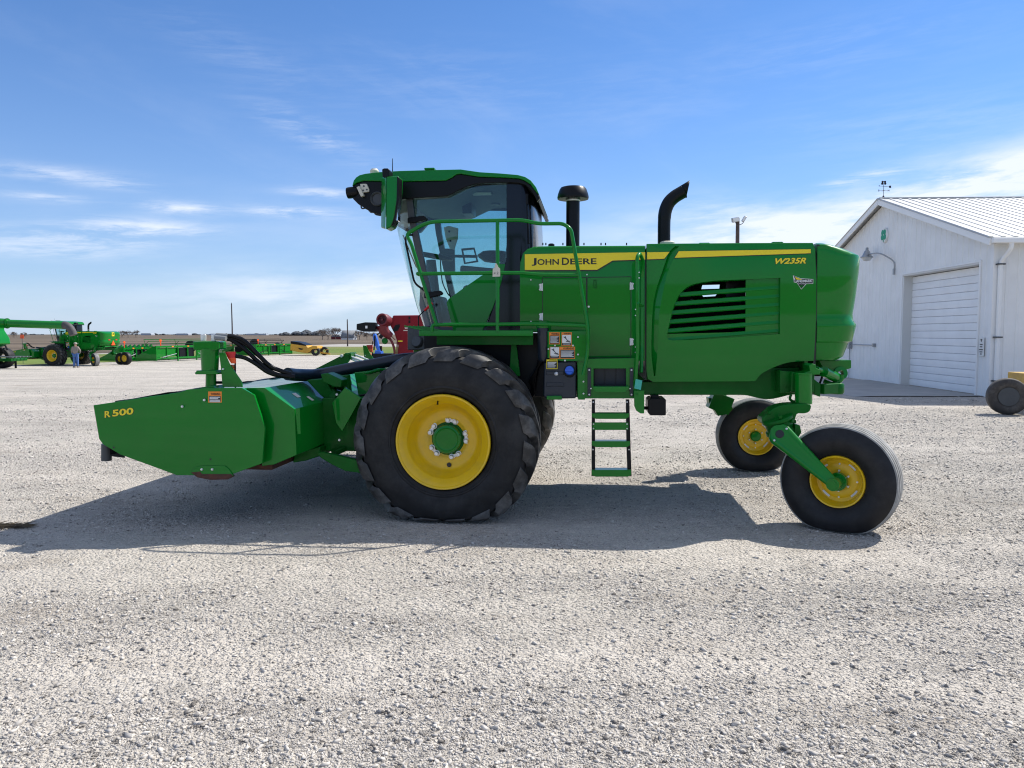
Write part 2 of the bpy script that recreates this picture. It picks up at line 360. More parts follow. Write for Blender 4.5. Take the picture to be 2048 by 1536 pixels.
def gravel_mat():
    m = bpy.data.materials.new('gravel'); m.use_nodes = True; t = m.node_tree; b = t.nodes['Principled BSDF']; b.inputs['Roughness'].default_value = .95; b.inputs['Specular IOR Level'].default_value = .2
    tcn = t.nodes.new('ShaderNodeTexCoord'); L = t.links.new
    def nz(scale, det, lo, hi, a, c, rough=.6, vec=None):
        n = t.nodes.new('ShaderNodeTexNoise'); n.inputs['Scale'].default_value = scale; n.inputs['Detail'].default_value = det; n.inputs['Roughness'].default_value = rough
        L(vec or tcn.outputs['Object'], n.inputs['Vector']); mr = t.nodes.new('ShaderNodeMapRange')
        for k, v in zip(('From Min', 'From Max', 'To Min', 'To Max'), (lo, hi, a, c)): mr.inputs[k].default_value = v
        L(n.outputs['Fac'], mr.inputs['Value']); return n, mr.outputs[0]
    def mul(a, c):
        n = t.nodes.new('ShaderNodeMath'); n.operation = 'MULTIPLY'; L(a, n.inputs[0]); L(c, n.inputs[1]); return n.outputs[0]
    mp = t.nodes.new('ShaderNodeMapping'); mp.inputs['Scale'].default_value = (.35, 1, 1); L(tcn.outputs['Object'], mp.inputs[0])
    _, big = nz(.5, 5, .35, .65, .86, 1.10, vec=mp.outputs[0]); _, mid = nz(5, 6, .3, .7, .86, 1.12); nf, fine = nz(60, 6, .3, .7, .50, 1.36, .8)
    vo = t.nodes.new('ShaderNodeTexVoronoi'); vo.inputs['Scale'].default_value = 75; L(tcn.outputs['Object'], vo.inputs['Vector'])
    sp = t.nodes.new('ShaderNodeSeparateColor'); L(vo.outputs['Color'], sp.inputs[0])
    mr = t.nodes.new('ShaderNodeMapRange'); mr.inputs['To Min'].default_value = .80; mr.inputs['To Max'].default_value = 1.18; L(sp.outputs[0], mr.inputs['Value'])
    val = mul(mul(mul(big, mid), fine), mr.outputs[0])
    vm = t.nodes.new('ShaderNodeVectorMath'); vm.operation = 'SCALE'; vm.inputs[0].default_value = (.500, .458, .400); L(val, vm.inputs['Scale'])
    mp2 = t.nodes.new('ShaderNodeMapping'); mp2.inputs['Scale'].default_value = (.45, 1.3, 1); mp2.inputs['Rotation'].default_value = (0, 0, .25); L(tcn.outputs['Object'], mp2.inputs[0])
    _, pt = nz(.8, 7, .50, .64, 0, .75, .62, mp2.outputs[0]); pm = t.nodes.new('ShaderNodeMix'); pm.data_type = 'RGBA'; L(pt, pm.inputs[0]); L(vm.outputs[0], pm.inputs[6]); pm.inputs[7].default_value = (.60, .545, .47, 1)
    _, dk = nz(1.6, 6, .54, .70, 0, .65, .6, mp2.outputs[0]); pm2 = t.nodes.new('ShaderNodeMix'); pm2.data_type = 'RGBA'; L(dk, pm2.inputs[0]); L(pm.outputs[2], pm2.inputs[6]); pm2.inputs[7].default_value = (.27, .235, .195, 1)
    tsep = t.nodes.new('ShaderNodeSeparateXYZ'); L(tcn.outputs['Object'], tsep.inputs[0]); _, wob = nz(.35, 3, .2, .8, -.35, .35); _, tn = nz(3.0, 5, .3, .62, 0, 1, .6)
    def mm(op, a, c_, cl=False):
        n = t.nodes.new('ShaderNodeMath'); n.operation = op; n.use_clamp = cl
        for i, q in enumerate((a, c_)):
            if isinstance(q, (int, float)): n.inputs[i].default_value = q
            else: L(q, n.inputs[i])
        return n.outputs[0]
    tot = None
    for (th, off) in TRACKS:
        dd = mm('ABSOLUTE', mm('ADD', mm('ADD', mm('SUBTRACT', mm('MULTIPLY', tsep.outputs[1], math.cos(th)), mm('MULTIPLY', tsep.outputs[0], math.sin(th))), -off), wob), 0)
        k = mm('MULTIPLY', mm('SUBTRACT', .34, dd), 5.0, True); tot = k if tot is None else mm('MAXIMUM', tot, k)
    tf = mm('MULTIPLY', mm('MULTIPLY', tot, tn), .32); pm3 = t.nodes.new('ShaderNodeMix'); pm3.data_type = 'RGBA'; L(tf, pm3.inputs[0]); L(pm2.outputs[2], pm3.inputs[6]); pm3.inputs[7].default_value = (.60, .55, .485, 1)
    L(pm3.outputs[2], b.inputs['Base Color'])
    vo2 = t.nodes.new('ShaderNodeTexVoronoi'); vo2.inputs['Scale'].default_value = 38; L(tcn.outputs['Object'], vo2.inputs['Vector'])
    b1 = t.nodes.new('ShaderNodeBump'); b1.inputs['Strength'].default_value = 1.0; b1.inputs['Distance'].default_value = .018; b1.invert = True; L(vo2.outputs['Distance'], b1.inputs['Height'])
    b2 = t.nodes.new('ShaderNodeBump'); b2.inputs['Strength'].default_value = .8; b2.inputs['Distance'].default_value = .01; b2.invert = True; L(vo.outputs['Distance'], b2.inputs['Height']); L(b1.outputs[0], b2.inputs['Normal'])
    b3 = t.nodes.new('ShaderNodeBump'); b3.inputs['Strength'].default_value = .6; b3.inputs['Distance'].default_value = .01; L(nf.outputs['Fac'], b3.inputs['Height']); L(b2.outputs[0], b3.inputs['Normal'])
    L(b3.outputs[0], b.inputs['Normal']); return m
TRACKS = [(R(7), 3.75), (R(7), 5.45), (R(-24), 4.1), (R(-24), 6.0), (R(62), 3.4), (R(62), 5.1)]   # faint compacted wheel tracks: direction, offset
M_GRAV = gravel_mat()
M_FIELD = gmat('stubble_field_soil', (.115, .088, .062), (.175, .138, .098), .06, 0, (.25, 2.0, 1), (.090, .070, .052), .018)
M_GRASS = gmat('grass_strip', (.075, .120, .022), (.15, .20, .045), .35, 0, (.3, 1, 1), (.17, .17, .06), .1)
M_ROAD = gmat('gravel_road', (.30, .28, .25), (.40, .37, .33), .5)
M_CONC = gmat('concrete_apron', (.30, .30, .29), (.40, .39, .37), 1.2)
xs = sorted(set([-2500, -1200, -600, -300, -200, -120, -80, 2500, 1200, 600, 300, 200, 120, 80] + [x for x in range(-62, 63)]))
def band(name, y0f, y1f, ny, m, power=1.0):
    mb = MB(); rows = []
    for j in range(ny + 1):
        t = (j / ny) ** power; r = []
        for x in xs:
            a, b_ = y0f(x), y1f(x); y = a + (b_ - a) * t; r.append(Vector((x, y, gz(x, y))))
        rows.append(r)
    o = mb.grid(rows).build(name, m, smooth=60); tag(o, kind='structure'); return o
band('grass', lambda x: -3000, lambda x: -40, 8, M_GRASS, .4)
band('gravel_yard', lambda x: -40, lambda x: interp(x, B1), 110, M_GRAV)
band('grass', lambda x: interp(x, B1), lambda x: interp(x, B2), 12, M_GRASS)
band('road', lambda x: interp(x, B2), lambda x: interp(x, B3), 2, M_ROAD)
band('field', lambda x: interp(x, B3), lambda x: 4200, 10, M_FIELD, 2.0)

# loose stones: one pile of countless pebbles
def vnoise(x, y, s, seed):
    r = np.random.default_rng(seed).random((64, 64)); xx = (x * s) % 63; yy = (y * s) % 63
    i = xx.astype(int); j = yy.astype(int); fx = xx - i; fy = yy - j; fx = fx * fx * (3 - 2 * fx); fy = fy * fy * (3 - 2 * fy)
    return (r[i, j] * (1 - fx) * (1 - fy) + r[i + 1, j] * fx * (1 - fy) + r[i, j + 1] * (1 - fx) * fy + r[i + 1, j + 1] * fx * fy)
def stones():
    temps = []
    for k in range(9):
        bm = bmesh.new(); rr = random.Random(k)
        for q in range(8 + k % 2):
            v = Vector((rr.gauss(0, 1), rr.gauss(0, 1), rr.gauss(0, 1))).normalized() * rr.uniform(.85, 1.1); bm.verts.new((v.x * 1.15, v.y * .85, v.z * .62))
        bmesh.ops.convex_hull(bm, input=bm.verts[:]); bmesh.ops.triangulate(bm, faces=bm.faces[:]); bmesh.ops.delete(bm, geom=[v for v in bm.verts if not v.link_faces], context='VERTS')
        bm.verts.index_update()
        temps.append((np.array([v.co[:] for v in bm.verts]), np.array([[v.index for v in f.verts] for f in bm.faces]))); bm.free()
    n = 1150000
    y = 2.3 + 24 * RNG.random(n) ** 1.5; x = (RNG.random(n) * 2 - 1) * (.69 * y + .6)
    keepp = np.clip(3.0 * (.5 * vnoise(x * .6 + 50, y, .9, 1) + .3 * vnoise(x + 70, y + 9, 2.7, 2) + .2 * vnoise(x + 30, y + 4, 7.1, 3)) - .85, .22, 1) * np.clip(8.5 / y, .2, 1) * np.clip((26 - y) / 12, 0, 1)
    for (th, off) in TRACKS:
        dd = np.abs(y * math.cos(th) - x * math.sin(th) - off); keepp = keepp * (1 - .35 * np.clip((.42 - dd) * 5, 0, 1))
    k = RNG.random(n) < keepp; x = x[k]; y = y[k]; n = len(x)
    r = .0022 + .0055 * RNG.random(n) ** 2.4 + .015 * RNG.random(n) ** 30; r *= 1 + np.clip((y - 7) / 14, 0, 1)
    which = RNG.integers(0, 9, n); V = []; Fc = []; off = 0
    for w in range(9):
        T, TF = temps[w]; s = which == w; m = s.sum()
        a = RNG.random(m) * 6.283; ca, sa = np.cos(a), np.sin(a); q = RNG.random((m, 3)) * .5 + .75
        tilt = (RNG.random(m) - .5) * .8; ct, st = np.cos(tilt), np.sin(tilt)
        vx = T[None, :, 0] * q[:, 0:1] * 1.15; vy = T[None, :, 1] * q[:, 1:2] * .9; vz = T[None, :, 2] * q[:, 2:3] * 1.0
        vx, vz = vx * ct[:, None] - vz * st[:, None], vx * st[:, None] + vz * ct[:, None]
        X = (vx * ca[:, None] - vy * sa[:, None]) * r[s][:, None] + x[s][:, None]
        Y = (vx * sa[:, None] + vy * ca[:, None]) * r[s][:, None] + y[s][:, None]
        gzz = np.array([gz(a_, b_) for a_, b_ in zip(x[s], y[s])])
        Z = vz * r[s][:, None] + (r[s] * .16 + gzz)[:, None]
        V.append(np.stack([X, Y, Z], -1).reshape(-1, 3)); nv = T.shape[0]
        Fc.append((TF[None] + (np.arange(m) * nv)[:, None, None] + off).reshape(-1, 3)); off += m * nv
    V = np.concatenate(V); Fc = np.concatenate(Fc); me = bpy.data.meshes.new('loose_stones')
    me.vertices.add(len(V)); me.vertices.foreach_set('co', V.astype(np.float32).ravel()); me.loops.add(Fc.size); me.loops.foreach_set('vertex_index', Fc.ravel().astype(np.int32))
    me.polygons.add(len(Fc)); me.polygons.foreach_set('loop_start', np.arange(0, Fc.size, 3, dtype=np.int32)); me.update(calc_edges=True)
    m = bpy.data.materials.new('limestone_chip'); m.use_nodes = True; t = m.node_tree; b = t.nodes['Principled BSDF']; b.inputs['Roughness'].default_value = .9; b.inputs['Specular IOR Level'].default_value = .25
    tcn = t.nodes.new('ShaderNodeTexCoord'); nn = t.nodes.new('ShaderNodeTexWhiteNoise'); mp = t.nodes.new('ShaderNodeVectorMath'); mp.operation = 'SNAP'; mp.inputs[1].default_value = (.03, .03, 1)
    t.links.new(tcn.outputs['Object'], mp.inputs[0]); t.links.new(mp.outputs[0], nn.inputs['Vector'])
    cr = t.nodes.new('ShaderNodeValToRGB'); e = cr.color_ramp.elements; e[0].color = (.15, .135, .12, 1); e[1].color = (.62, .575, .51, 1); e.new(.2).color = (.39, .365, .335, 1); e.new(.75).color = (.53, .49, .44, 1)
    t.links.new(nn.outputs['Value'], cr.inputs[0]); t.links.new(cr.outputs[0], b.inputs['Base Color'])
    me.materials.append(m); o = bpy.data.objects.new('loose_stones', me); COL.objects.link(o)
    tag(o, 'pale limestone chips and pebbles scattered loose over the gravel yard', 'stones', kind='stuff'); print('stones', n, len(Fc))
stones()
# ------------------------------------------------------------------ the windrower
VH0, VH1 = .65, 2.55      # near and far side of the engine housing
VC = 1.60                 # centre line
VC0, VC1 = .90, 2.30      # cab sides
wr = empty('windrower', O, -YAW)
tag(wr, 'large green self-propelled windrower with yellow wheels parked in the foreground on gravel', 'windrower', 'green windrowers of the same make')
def bolt(mb, c, r=.012, d=(0, -1, 0), h=.012): mb.lathe([(0, h), (r * .8, h), (r, h * .6), (r, 0)], c, d, 8)

# ---- drive wheels
def lug_tyre(cx, cz, v0, w, flip=False):
    """tractor tyre, outer face at v0, width w, bottom pressed flat on the ground"""
    vc = v0 + w / 2; Ro = .805; h = w / 2
    S_ = 1.022; Ro *= S_
    prof = [(.405, -h * .74), (.43, -h * .88), (.452, -h * .925), (.456, -h * .955), (.468, -h * .965), (.474, -h * .945), (.50, -h * .985), (.58, -h * 1.0), (.655, -h * .955), (.715, -h * .86), (.735, -h * .72), (.745, -h * .4), (.748, 0)]
    prof = [(r * S_ if r > .45 else r, d) for r, d in prof]; prof = prof + [(r, -d) for r, d in reversed(prof[:-1])]
    mb = MB(); mb.lathe(prof + [(.40, h * .6), (.40, -h * .6)], (cx, vc, cz), (0, 1, 0), 96, close=True)
    for k in range(10 * 96, 16 * 96): mb.m[k] = 1
    # moulded rings on the sidewall
    for s in (-1, 1):
        nb = 19; mb.mi(1)
        for k in range(nb):
            base = 2 * math.pi * (k + (0 if s < 0 else .5)) / nb
            rows = []
            for j in range(13):
                t = j / 12  # 0 = on the sidewall, 1 = past the centre
                if t < .22: q = t / .22; d = -h * (.955 - .09 * q); rb = (.690 + .045 * q) * S_; rt = (.705 + .072 * q) * S_
                else: q = (t - .22) / .78; d = -h * (.885 - .94 * q); rb = .735 * S_; rt = .777 * S_ + (Ro - .777 * S_) * min(1, q * 5)
                ang = base + .05 * min(t / .22, 1) + (.42 * max(0, (t - .22) / .78) ** .9)
                hw = (.135 if t < .22 else .135 - .075 * min(1, (t - .22) / .16)) * (1 if t > .02 else .95)
                if t < .22: hw = .12 + .015 * t
                ro = []
                for (da, rr) in ((-hw, rb), (-hw * .80, rt), (hw * .80, rt), (hw, rb)):
                    a = ang + da; ro.append(Vector((cx + rr * math.sin(a), vc + d * (-s) * (1 if t > .22 or rr == rb else 1.012), cz + rr * math.cos(a))))
                rows.append(ro)
            vs = [p for r_ in rows for p in r_]; fs = []
            for i in range(12):
                for q in range(3): fs.append((i * 4 + q, i * 4 + q + 1, (i + 1) * 4 + q + 1, (i + 1) * 4 + q))
            fs += [(3, 2, 1, 0), (48, 49, 50, 51)]; mb.add(vs, fs)
    out = []
    for (x, y, z) in mb.v:
        if z < .10:
            k = (.10 - z) / .3; z2 = max(.0, .002 + .10 * math.exp(-(.10 - z) / .10) - .002); y = vc + (y - vc) * (1 + .10 * min(1, (.10 - z) / .12)); z = z2 if z2 > .001 else 0.001
        out.append((x, y, z))
    mb.v = out; return mb
AX_U, AX_Z = P(885, 885, 0)[0], .716
def drive_wheel(side):
    near = side == 'near'; v0 = 0.0 if near else 2 * VC - .62; w = .62; sgn = -1 if near else 1   # sgn: outward direction
    vo = v0 if near else v0 + w
    ty = lug_tyre(AX_U, AX_Z, v0, w).build('wheel', [RUB, RUBL], wr, bevel=.012, smooth=40)
    mb = MB(); c = (AX_U, vo, AX_Z); ax = (0, -sgn, 0)
    prof = [(.375, .30), (.395, .06), (.412, .035), (.418, .015), (.412, .0), (.398, .002), (.388, .022), (.366, .034), (.358, .060), (.336, .072), (.328, .10), (.318, .15), (.300, .17), (.292, .205), (.27, .235), (.24, .25), (.20, .238), (.17, .255), (.155, .26), (0, .26)]
    mb.lathe(prof, c, ax, 72)
    rim = mb.build('rim', YEL, ty, smooth=50)
    mb = MB(); mb.lathe([(.128, .26), (.128, .20), (.122, .185), (.105, .182), (.098, .19), (.09, .192), (.05, .186), (.01, .188), (0, .188)], c, ax, 40); mb.build('hub', G, ty, smooth=40)
    for k in range(5):
        mb = MB(); a0 = 2 * math.pi * k / 5 + .22
        pts = []
        for da in (-.20, .20):
            a = a0 + da; p = Vector((AX_U + .168 * math.sin(a), vo - sgn * .252, AX_Z + .168 * math.cos(a))); pts.append(p)
            mb.lathe([(0, .038), (.016, .038), (.0205, .030), (.0205, .006), (.028, .005), (.028, 0)], p, (0, sgn, 0), 10)
        mb.beam(pts[0] + Vector((0, sgn * .003, 0)), pts[1] + Vector((0, sgn * .003, 0)), .006, .020, up=(0, 1, 0)) if False else mb.beam(pts[0] + Vector((0, sgn * .004, 0)), pts[1] + Vector((0, sgn * .004, 0)), .026, .006, up=(0, 1, 0))
        mb.build('lug_nut_clip', STEEL, ty, smooth=30)
    mb = MB(); mb.lathe([(0, .001), (.021, .001), (.021, 0)], (AX_U + .012, vo - sgn * .236, AX_Z - .235), (0, sgn, 0), 20); mb.build('rim_hole', DECB, rim)
    mb = MB(); mb.tube([(AX_U - .05, vo - sgn * .055, AX_Z + .355), (AX_U - .05, vo - sgn * .04, AX_Z + .325)], [.005, .009], 8); mb.build('valve_stem', BLK, rim)
drive_wheel('near'); drive_wheel('far')

# ---- engine housing: front section
z_low = P(1200, 718, VH0)[1]
polyA = PL([(1040, 640), (1040, 545), (1041, 525), (1046, 508), (1055, 498), (1070, 493), (1100, 492), (1200, 491.5), (1290, 491), (1290, 722), (1165, 722), (1160, 664), (1040, 664)], VH0)
ztopA = P(1200, 491.5, VH0)[1]
def top_edge(v0, v1, zmin):
    return lambda a, b: a.z > zmin and b.z > zmin and abs(a.y - b.y) < 1e-4 and abs(a.x - b.x) > .004 and (abs(a.y - v0) < 1e-3 or abs(a.y - v1) < 1e-3)
hpA = MB().prism(polyA, VH0, VH1).build('front_hood', G, wr, sel=top_edge(VH0, VH1, ztopA - .045), selw=.075, selseg=6, bevel=.004)
# seams of the two side doors and the doors themselves
def door(pts, name='side_door'):
    a = PL(pts, VH0); cx = sum(p[0] for p in a) / len(a); cz = sum(p[1] for p in a) / len(a)
    g = .004; inn = [(x + (g if x < cx else -g), z + (g if z < cz else -g)) for x, z in a]
    d = MB().prism(inn, VH0 - .0065, VH0 - .0005).build(name, G, wr, bevel=.0025)
    gg = .002; out = [(x - (gg if x < cx else -gg), z - (gg if z < cz else -gg)) for x, z in a]
    MB().plate_hole(out, [[(x + (g * 1.4 if x < cx else -g * 1.4), z + (g * 1.4 if z < cz else -g * 1.4)) for x, z in a]], VH0 - .0025, VH0 - .0004).build('door_seal', DECB, d)
    return d
def hinge(px, py0, py1, parent, side):
    mb = MB(); p = P3(px, (py0 + py1) / 2, VH0); h = abs(P(px, py0, VH0)[1] - P(px, py1, VH0)[1])
    mb.cyl(p + Vector((0, -.012, -h / 2)), p + Vector((0, -.012, h / 2)), .006, n=10)
    mb.cbox(p + Vector((side * .013, -.005, 0)), (.026, .006, h * .9))
    for dz in (-.3, .3): bolt(mb, p + Vector((side * .026, -.005, dz * h)), .007)
    mb.build('hinge', STEEL, parent)
d1 = door([(1085, 555.5), (1173, 555), (1173, 648), (1085, 648)]); hinge(1085, 567, 582, d1, -1); hinge(1085, 626, 641, d1, -1)
d2 = door([(1174, 555), (1262, 553.5), (1262, 716), (1174, 716)]); hinge(1260.5, 565, 580, d2, 1); hinge(1260.5, 676, 691, d2, 1)
mb = MB(); p = P3(1190, 568, VH0); mb.plate_hole([(p.x - .014, p.z - .038), (p.x + .014, p.z - .038), (p.x + .014, p.z + .038), (p.x - .014, p.z + .038)], [[(p.x - .007, p.z - .026), (p.x + .007, p.z - .026), (p.x + .007, p.z + .026), (p.x - .007, p.z + .026)]], VH0 - .012, VH0 - .006); mb.build('door_latch', GD, d2, bevel=.002)
mb = MB(); p = P3(1177.5, 613.5, VH0); mb.lathe([(0, .012), (.009, .012), (.010, 0)], p, (0, -1, 0), 12); mb.build('door_lock', STEEL, d2)
for q in ((1062, 560), (1174, 549.5), (1062, 643), (1271, 619), (1271, 631), (1271, 694), (1271, 705)): mb = MB(); bolt(mb, P3(q[0], q[1], VH0), .0075); mb.build('panel_screw', STEEL, hpA)
for x in (1086, 1092, 1126, 1168, 1202, 1211, 1253): mb = MB(); p = P3(x, 491, VH0 + .25); mb.cyl(p, p + Vector((0, 0, .022)), .006, n=8); mb.build('hood_stud', BLK, hpA)
mb = MB(); p = P3(1103, 492, VH0 + .25); mb.lathe([(.03, -.01), (.03, .012), (.018, .02), (0, .02)], p, (0, 0, 1), 14); mb.build('hood_cap', BLK, hpA)
# dark gap between the hood sections
MB().prism([(a, b) for a, b in PL([(1289.5, 505), (1293.5, 505), (1293.5, 760), (1289.5, 760)], VH0)], VH0 + .015, VH1 - .015).build('hood_gap_seal', DECB, wr)

# ---- engine housing: rear section with the side vent
outB = [(1293, 488), (1340, 487.5), (1460, 486.5), (1560, 486), (1624, 486), (1629, 500), (1632, 560), (1632, 640), (1630, 690), (1628, 722)]
arch = crom2([(1628, 722), (1605, 722.5), (1578, 725), (1555, 732), (1535, 741), (1521, 750), (1512, 762)], 4)
outB += arch[1:] + [(1500, 763), (1400, 763.5), (1306, 764), (1296, 758), (1293, 740)]
vent = crom2([(1345, 620), (1352, 602), (1362, 585), (1378, 572), (1400, 565.5), (1430, 561.5)], 4) + [(1560, 556), (1560, 668), (1500, 672), (1420, 678), (1345, 681), (1336, 679), (1334, 672), (1337, 655)]
VB = VH0 - .012
outBl = PL(outB, VB); ventl = PL(vent, VB)
zt = P(1500, 486, VB)[1]
# pressed groove
gA = crom2([(1350, 493), (1342, 500), (1336, 509), (1326, 538), (1312, 580), (1305, 624), (1303, 703), (1308, 752)], 5)
gB = crom2([(1358, 493), (1354, 500), (1349, 514), (1335, 545), (1325, 589), (1318, 633), (1316, 690), (1311, 752)], 5)
grl = [P(x, y, VB) for x, y in gA] + [P(x, y, VB) for x, y in reversed(gB)]
# near side plate, far side plate, top, back, as one hood shell
mb = MB(); mb.plate_hole([p for p in outBl], [ventl, grl], VB, VB + .03)
glims = [PL(q, VH1 + .012) for q in ([(1404, 570.5), (1439, 569.5), (1438, 577.5), (1402, 578.5)], [(1362, 588), (1383, 587), (1379, 596), (1357, 597)], [(1391, 586.5), (1437, 583.5), (1430, 592.5), (1406, 594), (1402, 589)])]
mb.plate_hole(outBl, glims, VH1 - .018, VH1 + .012)
u0, u1 = outBl[0][0], outBl[4][0]
ztl, ztr = outBl[0][1], outBl[4][1]
mb.prism([(u0, ztl - .03), (u0, ztl), (u1, ztr), (u1, ztr - .03)], VB + .0302, VH1 - .0182)
mb.prism([(u1 - .03, ztr - .031), (u1 - .03, 1.3), (u1, 1.3), (u1, ztr - .031)], VB + .03, VH1 - .02)
def selB(a, b):
    for v in (VB, VH1 + .012):
        if abs(a.y - v) < 1e-3 and abs(b.y - v) < 1e-3 and abs(a.x - b.x) > .05 and a.z > zt - .03 and b.z > zt - .03: return True
    return False
hB = mb.build('engine_hood', G, wr, sel=selB, selw=.027, selseg=4, bevel=.003)
# round shoulder along the top of the whole housing (kept as its own pressed ridge)
for x in (1372, 1502):
    mb = MB(); a = P3(x, 487, VC); mb.prism([(a.x, zt - .01), (a.x + .02, zt + .020), (a.x + .11, zt + .020), (a.x + .13, zt - .01)], VB + .12, VB + .30); mb.build('hood_ridge', G, hB, bevel=.006)
mb = MB(); mb.grid([[P3(x, y, VB + .0005) for x, y in gA], [P3(x + .8, y, VB + .0285) for x, y in gA], [P3(x, y, VB + .0005) for x, y in gB]]); mb.build('hood_crease', G, hB, smooth=20)
# vent: recess, backing plate, slats
mb = MB(); inner = [(x + (ventl[0][0] + 0.55 - x) * .03, z + (1.93 - z) * .03) for x, z in ventl]
rb = [Vector((x, VB + .028, z)) for x, z in ventl]; rc = [Vector((x, VB + .07, z)) for x, z in inner]
mb.grid([rb + [rb[0]], rc + [rc[0]]]); mb.build('vent_recess', G, hB, smooth=40)
bp_ = PL([(1491, 550), (1566, 550), (1566, 684), (1330, 690), (1330, 668), (1491, 664)], VB + .034)
MB().prism(bp_, VB + .034, VB + .045).build('vent_backing', G, hB)
def vedge(y):   # left end of the opening at pixel height y
    tab = [(562, 1420), (566, 1398), (572, 1378), (585, 1362), (602, 1352), (620, 1345), (655, 1337), (680, 1335)]
    return interp(y, tab)
for k, yr in enumerate((577.5, 595, 612, 629.5, 647, 664)):
    yl = yr + 11 + k * .8; xl = vedge(yl) - 1; L0 = P3(xl, yl, VB + .03); R0 = P3(1562, yr - 4, VB + .03); hh = .0150
    mb = MB(); prof = [(.0, -hh), (.012, -hh - .012), (.034, hh - .004), (.030, hh + .006), (.004, hh)]
    rows = []
    for q in (L0, R0): rows.append([Vector((q.x, q.y + a, q.z + b)) for a, b in prof])
    n = len(prof); mb.add(rows[0] + rows[1], [tuple(range(n)), tuple(range(2 * n - 1, n - 1, -1))] + [(i, (i + 1) % n, n + (i + 1) % n, n + i) for i in range(n)])
    mb.build('vent_slat', G, hB, bevel=.003)
# dark engine behind the vent
eb = MB(); a = P(1340, 720, 1.2); b = P(1640, 640, 1.2)
eb.box(a[0], b[0], VB + .40, 2.25, 1.25, P(1400, 607, 1.05)[1]); eb.box(P(1300, 600, 1.2)[0], P(1372, 600, 1.2)[0], VB + .2, 2.3, 1.25, 2.38)
p0 = P3(1478, 600, 1.5); eb.box(p0.x, p0.x + .6, VB + .35, 2.3, 1.3, 2.38)
q = P3(1425, 604, 1.3); eb.cyl((q.x, 1.2, q.z - .05), (q.x, 1.9, q.z - .05), .07); eb.cyl((q.x - .3, 1.5, q.z - .07), (q.x + .5, 1.5, q.z - .07), .05)
eb.build('engine_block', mat('engine_shade', (.0015, .0015, .002), .7, spec=.1), hB, bevel=.01)  # near-black colour stands for the deep shade inside the vent

# ---- rear cowl
VB2 = VB + .0
mb = MB(); lv = [(485.5, 1634, 1642, .05), (489, 1634, 1660, .015), (495.5, 1634, 1683, 0), (502, 1634, 1703, 0), (508, 1634, 1717, .0), (513, 1634, 1719, 0), (541, 1634, 1717, 0), (590, 1634, 1711, 0), (627, 1634, 1705, .006), (640, 1634, 1706, .004), (648, 1634, 1711.5, -.012), (652, 1634, 1711.5, -.014), (670, 1634, 1707, -.008), (683, 1634, 1704, -.004), (685.5, 1634, 1697, .012), (700, 1634, 1691, .014), (714, 1634, 1685, .016), (721, 1634, 1672, .03)]
rows = []
for (py, pl, pr, ins) in lv:
    ul, z = P(pl, py, VB2); ur = P(pr, py, VB2 + .35)[0]; ur = max(ur, ul + .02) + .005; hw = (VH1 - VB) / 2 - ins; cv = (VB + VH1 + .012) / 2; row = []
    for k in range(41):
        th = math.pi / 2 - math.pi * k / 40; c, s_ = math.cos(th), math.sin(th)
        row.append(Vector((ul + (ur - ul) * abs(c) ** .62, cv - hw * math.copysign(abs(s_) ** .42, s_), z)))
    rows.append(row)
mb.grid(rows); cap = rows[0]; mb.add(cap, [tuple(range(len(cap)))]); cap = rows[-1]; mb.add(cap, [tuple(range(len(cap)))])
mb.add([r[0] for r in rows] + [r[-1] for r in rows], [tuple(list(range(len(rows))) + list(range(2 * len(rows) - 1, len(rows) - 1, -1)))])
cw = mb.build('rear_cowl', G, wr, smooth=38, bevel=.004)
uS = P(1631, 600, VB)[0]; MB().box(uS, uS + .02, VB + .012, VH1 - .01, 1.38, zt - .02).build('cowl_seam', DECB, wr)
mb = MB(); mb.prism(PL([(1628, 720), (1692, 719), (1692, 735), (1672, 741), (1640, 742)], 1.0), .85, 2.3); mb.build('cowl_bracket', G, wr, bevel=.006)
# rear signs on the back of the cowl
uR = max(v.x for v in rows[4]); 
sg = MB(); cz = 1.58; s3 = .20
sg.add([(uR + .006, VC - s3, cz - s3 * .6), (uR + .006, VC + s3, cz - s3 * .6), (uR + .006, VC, cz + s3 * 1.15), (uR - .02, VC - s3, cz - s3 * .6), (uR - .02, VC + s3, cz - s3 * .6), (uR - .02, VC, cz + s3 * 1.15)], [(0, 1, 2), (5, 4, 3), (0, 3, 4, 1), (1, 4, 5, 2), (2, 5, 3, 0)])
sg.build('slow_vehicle_triangle', ORG, wr)
em = MB(); em.prism([(0, 0)] * 0 + [(0, 0), (.3, 0), (.3, .3), (0, .3)], 0, .004)
em = MB(); em.box(uR - .01, uR + .008, VC - .13, VC + .13, 2.10, 2.38); em.build('yellow_emblem', YDEC, wr, bevel=.03)
em = MB(); em.add([(uR + .011, VC + a, 2.24 + b) for a, b in ((-.10, -.08), (-.04, -.02), (-.09, .02), (-.03, .03), (.03, .10), (.05, .04), (.10, .02), (.04, -.01), (.09, -.07), (.02, -.03), (-.05, -.08))], [tuple(range(11))]); em.build('emblem_mark', DECB, wr)
for s in (-1, 1):
    tl = MB(); tl.box(uR - .10, uR - .015, VC + s * .36 - .09, VC + s * .36 + .09, 1.80, 1.88); tl.build('tail_light', RED, wr, bevel=.01)

